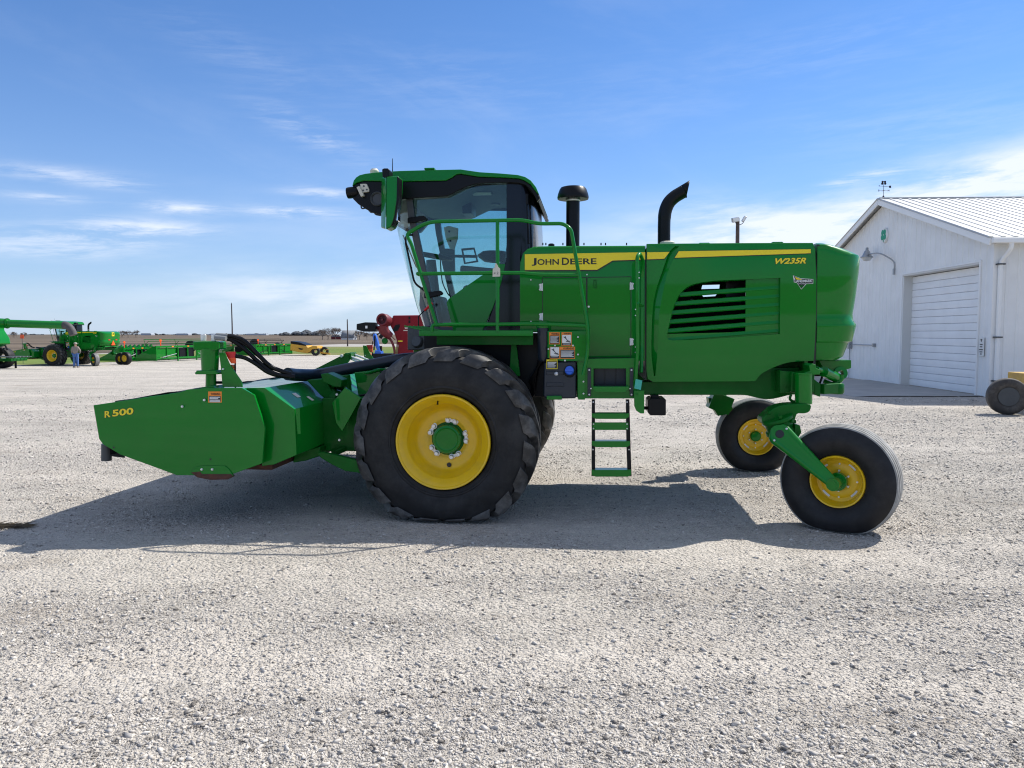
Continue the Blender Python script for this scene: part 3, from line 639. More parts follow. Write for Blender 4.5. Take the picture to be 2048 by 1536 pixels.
# ---- stripe and lettering
def decal(pts, m, name, lift=.0015, v=VH0, parent=wr, base=0.0):
    return MB().prism(PL(pts, v), v - lift - base - .001, v - base + .0005).build(name, m, parent, smooth=0)
decal([(1049.5, 509.5), (1290, 505), (1290, 521.5), (1226, 523.5), (1195, 542.5), (1050, 543)], DECB, 'stripe_outline')
s1 = decal([(1050, 509), (1290, 505), (1290, 519.5), (1225, 521.5), (1194, 540), (1050, 540.5)], YDEC, 'yellow_stripe', .003)
VBp = VB
decal([(1294, 504.5), (1339.5, 504), (1328.5, 519.5), (1294, 521)], DECB, 'stripe_outline', v=VBp); decal([(1294, 505), (1338.5, 504.5), (1328, 518), (1294, 519.2)], YDEC, 'yellow_stripe', .003, v=VBp)
decal([(1356, 502.3), (1620.5, 498.2), (1620.5, 508.5), (1347, 517.5)], DECB, 'stripe_outline', .0015, v=VBp); decal([(1357, 503), (1620, 499), (1620, 507), (1349, 516)], YDEC, 'yellow_stripe', .003, v=VBp)
def lettering(parts, m, name, v, lift, bold=.02, shear=0, parent=wr, outline=None):
    mb = MB(); mo = MB()
    for (t, x0, y1, x1, y0, sl) in parts:    # text, left, bottom, right, top pixel, slope of the baseline
        q = (P3(x0, y1, v), P3(x1, y1 + sl, v), P3(x0, y0, v))
        bb = text_quad(mb, t, q, bold, shear, (0, -lift, 0))
        if outline: text_quad(mo, t, q, bold + outline[1], shear, (0, -lift + .0007, 0), bbox=bb)
    if outline: mo.build(name + '_outline', outline[0], parent, smooth=0)
    return mb.build(name, m, parent, smooth=0)
lettering([('J', 1063.5, 532, 1073.5, 516.5, 0), ('OHN', 1075, 530.5, 1118, 518.5, -.4), ('D', 1124, 530.5, 1138.5, 515.8, 0), ('EERE', 1140.5, 529.3, 1193, 517.6, -.6)], DECB, 'brand_lettering', VH0, .0045, .022)
lettering([('W235R', 1549.5, 528.6, 1611, 517.0, -1.2)], YDEC, 'model_lettering', VBp, .0030, .035, .32, outline=(DECB, .03))
# dealer's triangular badge
bd = decal([(1585, 551), (1601, 557), (1625.5, 558.5), (1625.5, 567.5), (1612, 568), (1602, 579), (1593, 566), (1587, 564.5), (1586.5, 559)], WHT, 'dealer_badge', .0015, v=VBp)
decal([(1586.2, 552), (1601, 558), (1624.6, 559.2), (1624.6, 566.8), (1611, 567.4), (1602, 578), (1593.4, 565.4), (1587.5, 563.8), (1587.3, 559.5), (1590, 559.5)], DECB, 'badge_field', .0025, v=VBp, parent=bd)
decal([(1588.5, 554), (1600, 558.2), (1603, 559.6), (1592, 559.2)], YDEC, 'badge_flash', .0035, v=VBp, parent=bd)
decal([(1597, 571), (1607, 570.6), (1602, 576.5)], GD, 'badge_flash', .0035, v=VBp, parent=bd)
lettering([('LANDMARK', 1588.5, 565, 1623.5, 559.8, -.3)], WHT, 'badge_lettering', VBp, .0040, .02, parent=bd)
lettering([('IMPLEMENT', 1596, 568.6, 1612, 566.6, 0)], WHT, 'badge_lettering', VBp, .0040, .0, parent=bd)

# the housing sides lean out very slightly towards the top
def lean(o):
    if o.type == 'MESH':
        for v in o.data.vertices:
            if v.co.y < VC - .3: v.co.y -= (v.co.z - 1.75) * .032
    for ch in o.children: lean(ch)
LEAN = [o for o in wr.children if o.name.split('.')[0] in ('front_hood', 'side_door', 'hood_gap_seal', 'engine_hood', 'rear_cowl', 'cowl_seam', 'stripe_outline', 'yellow_stripe', 'brand_lettering', 'model_lettering', 'model_lettering_outline', 'dealer_badge')]
for o in LEAN: lean(o)
# ---- frame rail, rear axle
fr = MB(); fr.prism(PL([(1180, 764), (1505, 762), (1512, 745), (1530, 735), (1600, 735), (1600, 789)] + crom2([(1600, 789), (1580, 790), (1560, 795), (1540, 798.5), (1520, 797), (1495, 791), (1480, 790)], 3)[1:] + [(1180, 790)], .78), .78, 1.02)
fr.prism(PL([(900, 700), (1185, 722), (1185, 790), (1080, 792), (1060, 760), (900, 760)], 1.0), 1.0, 1.2)
a = P(700, 760, 1.0)[0]; fr.box(-1.0, 3.2, 2.18, 2.42, 1.08, 1.30); fr.box(-.95, -.7, 1.0, 2.3, .95, 1.25)
for x in (0.9, 2.0, 3.05): fr.box(x, x + .16, 1.02, 2.2, 1.10, 1.28)
frame = fr.build('chassis_frame', GD, wr, bevel=.008)
mb = MB(); p0 = P3(1610, 770, .45); zc = P(1600, 762, .45)[1]
mb.box(p0.x - .10, p0.x + .10, .52, 2 * VC - .52, zc - .105, zc + .075); axl = mb.build('rear_axle', GD, wr, bevel=.012)
mb = MB(); mb.prism(PL([(1560, 741), (1592, 745), (1592, 786), (1560, 786)], .60), .60, .80)
for q in ((1571, 772), (1586, 776)): mb.lathe([(.018, .002), (.012, .001), (0, .001)], P3(q[0], q[1], .60), (0, -1, 0), 12)
mb.build('axle_sleeve', GD, axl, bevel=.006)
mb = MB(); mb.prism(PL([(1552, 725), (1632, 722), (1632, 748), (1560, 750), (1553, 742)], .9), .9, 1.3)
for q in ((1558, 740), (1608, 740)): bolt(mb, P3(q[0], q[1], .9), .018)
mb.build('axle_bracket', GD, axl, bevel=.006)
mb = MB(); mb.prism(PL([(1628, 758), (1641, 768), (1641, 794), (1628, 789)], .55), .55, .62); mb.beam(P3(1640, 778, .6), P3(1676, 776, .75), .09, .09); mb.lathe([(.06, -.05), (.07, -.03), (.07, .03), (.06, .05)], P3(1672, 777, .75), (0, 0, 1), 18); mb.build('drawbar_bracket', GD, axl, bevel=.006)
# steering cylinder
sc = MB(); a = P3(1634, 737, .55); b = P3(1676, 757, .85); sc.tube([a, a.lerp(b, .35)], .020, 12); sc.tube([a.lerp(b, .3), b], .047, 16); cyl = sc.build('steering_cylinder', G, wr)
sc = MB(); c = P3(1680, 747, .85); sc.lathe([(.025, .03), (.06, .03), (.06, -.05), (.025, -.05)], c, (0, -1, .2), 18, close=True); sc.tube(crom([P3(1648, 762, .8), P3(1665, 768, .8), P3(1682, 760, .8), P3(1684, 750, .8)], 5), .02, 8); sc.build('cylinder_clevis', G, cyl)
sc = MB(); sc.prism(PL([(1618, 731), (1624, 727), (1632, 729), (1632, 736), (1640, 740), (1640, 749), (1606, 750), (1610, 745), (1620, 742)], .40), .40, .62); sc.build('steering_arm', G, wr, bevel=.006)
sc = MB(); sc.tube(crom([P3(1633, 733, .6), P3(1645, 745, .7), P3(1640, 765, .7), P3(1632, 775, .8)], 5), .010, 8); sc.tube(crom([P3(1664, 735, .9), P3(1668, 745, .9), P3(1676, 742, .95), P3(1675, 732, 1.0)], 5), .012, 8); sc.build('hydraulic_hose', BLK, wr)
sc = MB(); sc.tube(crom([P3(1582, 789, .5), P3(1580, 798, .5), P3(1587, 803, .5), P3(1596, 801, .5)], 5), .012, 8); sc.build('tow_hook', GD, wr)

# ---- caster wheels
def ribbed_tyre(mb, c, ax, Ro=.486, w=.33, rim=.215):
    h = w / 2
    prof = [(rim, -h * .62), (rim + .02, -h * .75), (.31, -h * .97), (.37, -h), (.425, -h * .93), (.455, -h * .80)]
    g = [(.462, -.76), (.474, -.74), (.477, -.62), (.464, -.60), (.464, -.56), (.480, -.54), (.483, -.36), (.468, -.34), (.468, -.29), (.485, -.27), (.486, -.05), (.472, -.03)]
    prof += [(r, d * h) for r, d in g]; prof += [(r, -d) for r, d in reversed(prof)] + [(rim - .01, h * .5), (rim - .01, -h * .5)]
    n0 = len(mb.f); mb.lathe([(r * Ro / .486 if r > rim + .05 else r, d) for r, d in prof], c, ax, 80, close=True)
    for k in range(n0, len(mb.f)):
        if 6 <= (k - n0) // 80 < 6 + 22 + 1: mb.m[k] = 1
def squash(mb, c):
    out = []
    for (x, y, z) in mb.v:
        if z < .05: z = max(.001, .05 * math.exp(-(.05 - z) / .05))
        out.append((x, y, z))
    mb.v = out
def caster_wheel(name, c, ax, Ro_=.486):
    mb = MB(); ribbed_tyre(mb, c, ax, Ro_); squash(mb, c); ty = mb.build(name, [RUBR, DUST], wr, smooth=30)
    ax = Vector(ax).normalized(); mb = MB()
    prof = [(.205, .26), (.216, .045), (.222, .02), (.216, .0), (.205, .004), (.198, .03), (.190, .05), (.183, .075), (.178, .09), (.15, .10), (.12, .085), (.085, .095), (0, .095)]
    org = Vector(c) - ax * .125; mb.lathe(prof, org, ax, 56); rim = mb.build('rim', YEL, ty, smooth=45)
    e1 = Vector((0, 0, 1)); e2 = ax.cross(e1).normalized()
    for k in range(4):
        a0 = k * math.pi / 2 + .7; mbs = MB(); lo = []; hi = []
        for j in range(7):
            a = a0 - .22 + .44 * j / 6; dr = e1 * math.cos(a) + e2 * math.sin(a); lo.append(org + ax * .098 + dr * .150 - ax * .004); hi.append(org + ax * .098 + dr * .166 - ax * .010)
        mbs.grid([lo, hi]); mbs.build('rim_slot', WHT, rim)
    mbs = MB()
    for k in range(6):
        a = k * math.pi / 3; dr = e1 * math.cos(a) + e2 * math.sin(a); bolt(mbs, org + ax * .092 + dr * .085, .010, -ax, .02)
    for k in range(4):
        a = k * math.pi / 2; dr = e1 * math.cos(a) + e2 * math.sin(a); bolt(mbs, org + ax * .10 + dr * .14, .009, -ax, .012)
    mbs.build('wheel_bolts', STEEL, rim)
    mbs = MB(); mbs.lathe([(.062, .10), (.062, .07), (.052, .06), (0, .058)], org, ax, 24); mbs.build('hub', G, ty, smooth=40)
    return ty
th = R(29); axn = Vector((math.sin(th), math.cos(th), 0))       # points away from the camera side
cN = P3(1678, 965.5, .25); cN.z = .414
cN = P3(1680, 967, .17)
cN.z = .425
caster_wheel('caster_wheel', cN, axn, .474)
cFar = P3(1510, 868, 3.02); cFar.z = .420
caster_wheel('caster_wheel', cFar, Vector((math.sin(R(2)), 1, 0)), .462)
# near caster: post, knee, leg
mb = MB(); vp = .45; a = P3(1607, 748, vp); b = P3(1607, 808, vp); mb.cyl(b, a, .072, n=28); mb.cyl(a - Vector((0, 0, .005)), a + Vector((0, 0, .012)), .078, n=28); mb.build('caster_post', G, wr, bevel=.004)
mb = MB(); kn = P3(1562, 842, .42)
mb.prism(PL(crom2([(1620, 808), (1585, 808), (1562, 811), (1545, 818), (1533, 828), (1524, 838), (1530, 850), (1560, 852), (1586, 846), (1592, 834), (1596, 827), (1609, 827), (1620, 822)], 3, True), .36), .36, .56); yoke = mb.build('caster_yoke', GD, wr, bevel=.02)
mb = MB(); kd = (P3(1675, 966, .05) - kn).normalized()
mb.lathe([(.02, -.11), (.125, -.11), (.135, -.10), (.135, -.075), (.115, -.07), (.115, .0), (.13, .01), (.13, .04), (.05, .05)], P3(1560, 856, .40), (.35, .15, -1), 28)
for k in range(7):
    a = k * .9; e = P3(1560, 856, .40) + Vector((math.cos(a) * .12, math.sin(a) * .12, .10 - .35 * math.cos(a) * .12)); mb.cbox(e, (.028, .028, .03), (0, 0, a))
mb.prism(PL([(1584, 846), (1594, 848), (1597, 862), (1590, 874), (1582, 870)], .40), .30, .52)
mb.build('suspension_housing', GD, wr, bevel=.006)
# leg: tapered bar from knee to hub, on the near side of the tyre
k0 = P3(1556, 866, .26); h0 = cN - axn * .225
prof_n = 18; rows = []; NS = 16
dirv = (h0 - k0); d = dirv.normalized(); up = Vector((0, -1, 0)); sd = d.cross(up).normalized(); up2 = sd.cross(d)
for i in range(NS + 1):
    t = i / NS; e = max(0, .12 - t) / .12; c_ = k0 + dirv * (t * 1.09 - .09); wd = (.112 - .066 * t ** .9) * math.sqrt(max(.06, 1 - e * e)); th_ = .048 - .012 * t
    rows.append([c_ + sd * wd * math.copysign(abs(math.cos(a)) ** .45, math.cos(a)) + up2 * th_ * math.copysign(abs(math.sin(a)) ** .6, math.sin(a)) for a in [2 * math.pi * q / prof_n for q in range(prof_n)]])
mb = MB(); vs = [p for r_ in rows for p in r_]; fs = [(i * prof_n + q, i * prof_n + (q + 1) % prof_n, (i + 1) * prof_n + (q + 1) % prof_n, (i + 1) * prof_n + q) for i in range(NS) for q in range(prof_n)]
fs += [tuple(range(prof_n)), tuple(NS * prof_n + q for q in range(prof_n))]; mb.add(vs, fs)
mb.cyl(h0 - axn * .045, h0 + axn * .14, .052, n=24); mb.cyl(h0 - axn * .052, h0 - axn * .04, .034, n=20)
mb.cyl(h0 + axn * .11, h0 + axn * .16, .075, n=24)
leg = mb.build('caster_leg', G, wr, smooth=50)
cH = k0 + dirv * .045 + up2 * .0475; mb = MB(); mb.lathe([(0, .003), (.032, .003), (.036, 0)], cH, up2, 20); mb.build('leg_hole', DECB, leg)
mb = MB(); bolt(mb, k0 + dirv * .06 - sd * .07 + up2 * .046, .010, up2); bolt(mb, k0 + dirv * .06 + sd * .07 + up2 * .046, .010, up2); mb.build('leg_bolt', STEEL, leg)
# far caster: post and housing hanging below the frame
mb = MB(); a = P3(1440, 795, 2.75); mb.cyl(a - Vector((0, 0, .05)), a + Vector((0, 0, .35)), .075); mb.cbox(a + Vector((.0, 0, -.06)), (.24, .25, .20), (0, .35, 0)); mb.prism(PL([(1417, 796), (1456, 796), (1466, 818), (1457, 828), (1436, 832), (1430, 822), (1419, 812)], 2.7), 2.7, 2.9)
mb.tube([a + Vector((0, .2, -.08)), Vector((cFar.x - .05, cFar.y + .26, cFar.z)), Vector((cFar.x, cFar.y + .1, cFar.z))], [.08, .05, .05], 12); mb.build('caster_leg', GD, wr, bevel=.01)

# ---- air intake and exhaust
mb = MB(); q = P3(1145.5, 500, 1.15); zt_ = P(1145, 397, 1.15)[1]; mb.cyl((q.x, 1.15, q.z - .1), (q.x, 1.15, zt_), .066, n=32); st = mb.build('air_intake', BLK, wr, smooth=50)
zz = zt_; mb = MB(); mb.lathe([(.075, -.012), (.150, -.008), (.154, .010), (.148, .04), (.132, .085), (.118, .104), (.09, .112), (0, .114)], (q.x, 1.15, zz), (0, 0, 1), 40); mb.build('intake_cap', BLK, st, smooth=30)
mb = MB(); mb.lathe([(.069, -.020), (.070, -.018), (.070, -.006), (.069, -.004)], (q.x, 1.15, zz - .008), (0, 0, 1), 32); mb.build('clamp_band', STEEL, st)
pts = [P3(1328, 500, 1.3), P3(1328, 470, 1.3), P3(1328.5, 440, 1.3), P3(1331, 421, 1.3), P3(1338, 405, 1.3), P3(1349, 394, 1.3), P3(1361, 386.5, 1.3), P3(1367, 383, 1.3)]
pts = crom(pts, 5); mb = MB(); n = len(pts); mb.tube(pts, [.064 if i > 10 else .062 for i in range(n)], 24, caps=False); e = pts[-1]; d = (pts[-1] - pts[-3]).normalized()
ex = mb.build('exhaust_pipe', BLK, wr, smooth=60); m_ = ex.modifiers.new('solid', 'SOLIDIFY'); m_.thickness = .004
mb = MB(); t0 = pts[-1]; up = Vector((0, 0, 1)); sd = d.cross(up).normalized(); u2 = sd.cross(d)
ring0 = [t0 + (u2 * math.cos(a) - sd * math.sin(a)) * .064 for a in [2 * math.pi * k / 24 for k in range(24)]]; ring1 = [t0 + (u2 * math.cos(a) - sd * math.sin(a)) * .066 + d * (.045 + .055 * math.cos(a)) for a in [2 * math.pi * k / 24 for k in range(24)]]
mb.grid([ring0 + [ring0[0]], ring1 + [ring1[0]]]); o = mb.build('exhaust_tip', BLK, ex, smooth=60); o.modifiers.new('solid', 'SOLIDIFY').thickness = .004
mb = MB(); mb.lathe([(.075, 0), (.075, .02), (.06, .03)], P3(1334, 489, 1.28), (0, 0, 1), 18); mb.build('pipe_collar', CREAM, ex)
# ------------------------------------------------------------------ cab
def side_prism(pts, v0, v1, vtrace): return MB().prism(PL(pts, vtrace), v0, v1)
rt = [(704, 372), (707, 361), (712, 354.5), (719, 350), (730, 347.2), (756, 344), (800, 341.5), (853, 340), (921, 338.5), (959, 344), (1000, 346.5), (1035, 349.5), (1050, 353.5), (1062, 361), (1072, 374), (1078, 388), (1074, 386), (1061, 368.5), (1048, 360.5), (1038, 357), (1000, 354.5), (959, 353.5), (936, 350), (921, 347.5), (912, 349), (904, 355), (891, 361), (850, 362), (797, 363), (726, 361.5), (712, 366)]
zr_ = P(921, 343, VC0)[1]
mb = MB(); rp = PL(rt, VC0 - .06); mb.prism(rp, VC0 - .06, VC1 + .06)
roof = mb.build('cab_roof', G, wr, bevel=.018, smooth=40)
mb = MB(); c = P(853, 340, VC0)[0]; mb.box(c - .01, c + .09, VC0 - .06, VC0 + .3, P(853, 342, VC0)[1], P(853, 338, VC0)[1] ); mb.build('roof_latch', G, roof, bevel=.006)
fa = [(706, 371), (726, 362), (797, 363.5), (850, 362.5), (891, 361.5), (904, 355.5), (912, 349.5), (921, 348), (936, 350.5), (959, 354), (1000, 355), (1038, 357.5), (1048, 361), (1061, 369), (1072, 383), (1078, 392), (1080, 396), (1074, 403), (1069, 392), (1061, 379), (1050, 370), (1036, 366), (1015, 365), (982, 366), (960, 367), (947, 369), (930, 375), (913, 383), (903, 389), (894, 392), (872, 393.5), (850, 395), (820, 397), (797, 399), (790, 408), (776, 425), (762, 430), (742, 424), (730, 417), (716, 408), (706, 398), (701, 385)]
mb = MB(); mb.prism(PL(fa, VC0 - .045), VC0 - .045, VC0 + .03); mb.prism(PL(fa, VC0 - .045), VC1 - .03, VC1 + .045)
fu0 = P(702, 385, VC0)[0]; fu1 = P(790, 400, VC0)[0]; zf0 = P(716, 405, VC0)[1]
mb.prism(PL([(1046, 363), (1061, 369.5), (1072, 383), (1077, 391), (1079.5, 396), (1076, 402), (1066, 388), (1055, 376)], VC0 - .045), VC0 + .0305, VC1 - .0305)
fascia = mb.build('roof_fascia', BLK, wr, bevel=.008)
# lamp bay across the front of the roof
bay = PL([(704, 374), (730, 365), (800, 365), (800, 392), (786, 404), (770, 420), (752, 420), (730, 411), (712, 400)], VC0)
MB().prism(bay, VC0 + .031, VC1 - .031).build('lamp_bay', BLK, wr, bevel=.01)
for i, v in enumerate((VC0 - .02, VC0 + .35, VC0 + .75, VC1 - .35, VC1 + .02)):
    c = P3(703, 385, VC0); c.y = v; mb = MB(); mb.lathe([(.0, .085), (.052, .085), (.055, .07), (.055, .0), (.035, -.03)], c + Vector((.05, 0, .0)), (-1, 0, -.12), 20); wl = mb.build('work_light', BLK, wr, smooth=40)
    mb = MB(); mb.lathe([(0, .004), (.046, .002), (.048, 0)], c + Vector((.05, 0, 0)) + Vector((-1, 0, -.12)).normalized() * .085, (-1, 0, -.12), 20); mb.build('lamp_lens', LENS, wl)
mb = MB(); ys = VC0 - .048
mb.prism(PL([(721.5, 368.5), (734, 368.3), (739, 379), (738.5, 384), (726, 386), (722, 378)], ys), ys - .02, ys + .01)
brk = mb.build('lamp_bracket', CREAM, wr, bevel=.003)
mb = MB()
for q in ((729, 373), (727.5, 381.5), (735, 380)): mb.lathe([(.009, .021), (.005, .021)], P3(q[0], q[1], ys), (0, -1, 0), 10)
mb.build('bracket_bolts', DGR, brk)
mb = MB(); mb.beam(P3(717, 374, ys - .03), P3(726, 393, ys - .03), .03, .045, up=(0, 1, 0)); mb.build('lamp_bracket', CREAM, wr, bevel=.003)
mb = MB(); mb.lathe([(.062, 0), (.070, .012), (.062, .024), (.050, .012)], P3(755, 398, ys), (0, -1, 0), 26, close=True); mb.lathe([(0, .002), (.05, .004)], P3(755, 398, ys), (0, -1, 0), 26); mb.build('side_lamp_ring', DGR, wr)
mb = MB()
for i in range(3): mb.beam(P3(722 + 9 * i, 411 + 6 * i, VC0 + .1), P3(752 + 6 * i, 411 + 6 * i, VC0 + .1), .12, .012)
mb.tube(crom([P3(722, 409, VC0), P3(724, 417, VC0), P3(735, 416, VC0), P3(741, 424, VC0), P3(748, 425, VC0), P3(752, 429, VC0), P3(762, 431, VC0)], 4), .008, 8); mb.build('lamp_grille', DGR, wr, bevel=.003)
mb = MB(); mb.lathe([(.04, -.03), (.045, .0), (.03, .02), (0, .022)], P3(749, 342, VC0 + .2), (0, 0, 1), 18); mb.build('satellite_receiver', CREAM, wr, smooth=40)
mb = MB(); mb.cyl(P3(785, 345, VC0 + .3), P3(785, 317, VC0 + .3), .005, .003, n=8); mb.build('antenna', BLK, wr)

# cab structure
def apil(y):  # front post centre line in pixels, near side
    return interp(y, [(395, 817), (430, 822), (480, 832), (530, 843), (580, 855), (620, 864), (660, 873)])
def post(v0, v1, xs_, w0, name, m=BLK, parent=None):
    pts = [(x - w0, y) for x, y in xs_] + [(x + w0, y) for x, y in reversed(xs_)]
    return side_prism(pts, v0, v1, VC0).build(name, m, parent or wr, bevel=.006)
ap = [(apil(y), y) for y in (390, 430, 480, 530, 580, 620, 664)]
post(VC0, VC0 + .07, ap, 6.5, 'front_post', DGR); post(VC1 - .07, VC1, ap, 6.5, 'front_post', DGR)
for v0, v1 in ((VC0, VC0 + .06), (VC1 - .06, VC1)):
    side_prism([(1013, 362), (1044, 364), (1044, 470), (1041, 515), (1041, 668), (968, 668), (985, 620), (1004, 560), (1013, 515)], v0, v1, VC0).build('rear_post', BLKG, wr, bevel=.004)
# dark curved rear corners and back wall
mb = MB(); uq0 = P(1043, 430, VC0)[0]; rows = []
for (py, pr) in ((362, 1056), (368, 1062), (376, 1066), (392, 1072), (430, 1074), (480, 1076), (520, 1076)):
    z = P(1045, py, VC0)[1]; ur = P(pr, py, VC0 + .22)[0]; row = []
    for k in range(25):
        th_ = math.pi / 2 - math.pi * k / 24; c, s_ = math.cos(th_), math.sin(th_)
        row.append(Vector((uq0 + (ur - uq0) * abs(c) ** .75, VC - (VC - VC0 - .002) * math.copysign(abs(s_) ** .45, s_), z)))
    rows.append(row)
mb.grid(rows); mb.build('rear_cab_glass', BLKG, wr, smooth=60)
mb = MB(); mb.box(P(1036, 500, VC0)[0], P(1044, 500, VC0)[0], VC0 + .06, VC1 - .06, 1.75, P(1000, 520, VC0)[1]); mb.build('cab_back_wall', BLK, wr)
mb = MB(); c = P3(1053.5, 398, VC0 + .02); mb.cbox(c, (.030, .02, .10)); mb.tube([P3(1053.5, 410, VC0 + .02), P3(1056, 450, VC0 + .02), P3(1058, 488, VC0 + .02)], .010, 8); mb.build('rear_wiper', BLK, wr, bevel=.008)
# floor and headliner
uF0, uF1 = P(838, 660, VC0)[0], P(1036, 660, VC0)[0]; zfl = P(900, 655, VC0)[1]
mb = MB(); mb.box(uF0 - .12, uF1, VC0 + .016, VC1 - .016, zfl - .22, zfl + .005); mb.build('cab_floor', DGR, wr, bevel=.01)
zl = P(960, 372, VC0)[1]
mb = MB(); mb.prism([(P(822, 396, VC0)[0], P(822, 398, VC0)[1]), (P(905, 393, VC0)[0], P(905, 394, VC0)[1]), (P(950, 372, VC0)[0], zl), (P(1012, 368, VC0)[0], zl + .01), (P(1030, 368, VC0)[0], zl - .08), (P(1030, 358, VC0)[0], zl + .05), (P(815, 363, VC0)[0], zl + .02), (P(800, 396, VC0)[0], P(800, 395, VC0)[1])], VC0 + .032, VC1 - .032)
hl = mb.build('headliner', LINER, wr, bevel=.02)
mb = MB(); zz = P(905, 394, VC0)[1] - .002
for k in range(6): mb.beam(Vector((P(846 + 4 * k, 400, VC0)[0], VC0 + .25, zz + .004)), Vector((P(852 + 4 * k, 400, VC0)[0], VC0 + .40, zz + .004)), .012, .012)
mb.build('air_vent', BLK, hl)
mb = MB(); mb.box(P(905, 394, VC0)[0], P(925, 394, VC0)[0], VC0 + .55, VC0 + .85, zz - .07, zz + .04); mb.build('roof_radio', BLK, hl, bevel=.008)
mb = MB(); mb.cbox((P(955, 374, VC0)[0], VC0 + .3, zl - .02), (.2, .08, .02)); mb.build('dome_light', CREAM, hl, bevel=.006)
mb = MB(); mb.lathe([(.05, 0), (.045, -.012), (0, -.012)], (P(965, 380, VC0)[0], VC1 - .4, zl - .004), (0, 0, 1), 20); mb.lathe([(.05, 0), (.045, -.012), (0, -.012)], (P(1000, 380, VC0)[0], VC1 - .3, zl - .004), (0, 0, 1), 20); mb.build('speaker_grille', DGR, hl)

# glazing
def bulge(t): return (1 - abs(2 * t - 1) ** 2.6)
mb = MB(); rows = []
for y in (392, 410, 430, 460, 490, 520, 550, 580, 610, 640, 662):
    u, z = P(apil(y) - 4, y, VC0); bl = interp(y, [(392, .24), (430, .27), (600, .25), (662, .20)])
    rows.append([Vector((u - bl * bulge(k / 20), VC0 + .012 + (VC1 - VC0 - .024) * k / 20, z)) for k in range(21)])
mb.grid(rows); mb.build('windshield', GLW, wr, smooth=60)
dg = [(apil(y) + 6.5, y) for y in (397, 430, 480, 530, 580, 620, 652)]
dgp = dg + [(972, 652), (986, 612), (1004, 556), (1013, 515), (1013, 368), (982, 369), (960, 370), (947, 372), (930, 378), (913, 386), (894, 395), (850, 398)]
for v in (VC0 + .012, VC1 - .012):
    o = side_prism(dgp, v - .002, v + .002, VC0).build('door_glass', GLS, wr)
# green panel built in place of a reflection in the lower door glass
side_prism([(893, 606), (897, 598), (930, 574), (968, 548), (1000, 528), (1011, 528), (1004, 560), (986, 615), (962, 668), (908, 668)], VC0 + .000, VC0 + .008, VC0).build('door_reflection', G, wr, bevel=.008)
side_prism([(955, 560), (1012, 512), (1036, 512), (1036, 672), (950, 672)], VC0 + .16, VC1 - .08, VC0 + .1).build('rear_console', BLK, wr, bevel=.02)
# seat
su = P(975, 560, VC)[0]; sz = P(975, 585, VC)[1]
mb = MB(); mb.cbox((su + .02, VC, sz), (.50, .50, .13)); seat = mb.build('seat_cushion', DGR, wr, bevel=.04)
mb = MB(); mb.cbox((su + .27, VC, sz + .36), (.12, .50, .62), (0, .16, 0)); mb.build('seat_backrest', GRYI, wr, bevel=.04)
mb = MB(); q = P3(984, 508, VC - .1); mb.lathe([(0, .05), (.12, .045), (.17, .01), (.16, -.015), (.10, -.06), (0, -.075)], (q.x + .02, q.y, q.z - .02), (0, 0, 1), 28); mb.build('seat_headrest', BLK, wr, smooth=60)
mb = MB(); mb.cbox((su - .02, VC - .33, sz + .20), (.42, .10, .07), (0, .1, 0)); mb.build('armrest', DGR, wr, bevel=.02)
mb = MB(); mb.plate_hole([(0, 0), (.15, .02), (.11, .17), (-.03, .16)], [[(.015, .015), (.13, .035), (.10, .15), (-.01, .14)]], 0, .02)
mb.build('display_frame', DGR, wr, xf=Matrix.Translation(P3(928, 528, VC - .1)))
mb = MB(); mb.prism(PL([(888, 455), (898, 452), (917, 457), (916, 478), (909, 500), (900, 497), (892, 478)], 1.9), 1.88, 1.90); mo = mb.build('monitor', CREAM, wr, bevel=.006)
mb = MB()
for q in ((898.5, 463), (901, 482)): mb.lathe([(0, .004), (.012, .004), (.012, 0)], P3(q[0], q[1], 1.88), (0, -1, 0), 12)
mb.build('monitor_knob', BLK, mo)
mb = MB(); mb.tube([P3(893, 512, 1.7), P3(955, 513, 1.7)], .016, 8); mb.prism(PL([(885, 497), (908, 497), (909, 543), (897, 543)], 1.9), 1.9, 1.96); mb.tube(crom([P3(878, 515, 1.5), P3(880, 508, 1.5), P3(884, 560, 1.5), P3(896, 588, 1.5), P3(904, 592, 1.5)], 4), .007, 6); mb.build('monitor_arm', DGR, wr, bevel=.005)
# steering column and wheel
a = P3(868, 648, VC - .2); b = P3(862, 520, VC - .2)
mb = MB(); mb.tube([a, a.lerp(b, .5), b], [.10, .075, .05], 14); mb.build('steering_column', DGR, wr, smooth=60)
mb = MB(); c = b + Vector((.02, 0, .04)); ax_ = Vector((.18, 0, 1)).normalized(); ring = [c + (Vector((math.cos(t), 0, -.18 * math.cos(t))) * .19 + Vector((0, math.sin(t), 0)) * .19) for t in [2 * math.pi * k / 32 for k in range(33)]]
mb.tube(ring, .016, 8, caps=False); mb.tube([ring[0], ring[16]], .014, 8); mb.tube([ring[8], ring[24]], .014, 8); mb.build('steering_wheel', BLK, wr, smooth=60)
side_prism([(868, 600), (885, 592), (905, 632), (902, 652), (870, 652)], VC - .1, VC + .2, VC).build('pedal_console', GRYI, wr, bevel=.02)
side_prism([(840, 575), (852, 572), (866, 652), (850, 655), (838, 610)], VC0 + .1, VC0 + .3, VC0 + .1).build('wiper_motor_cover', GRYI, wr, bevel=.01)

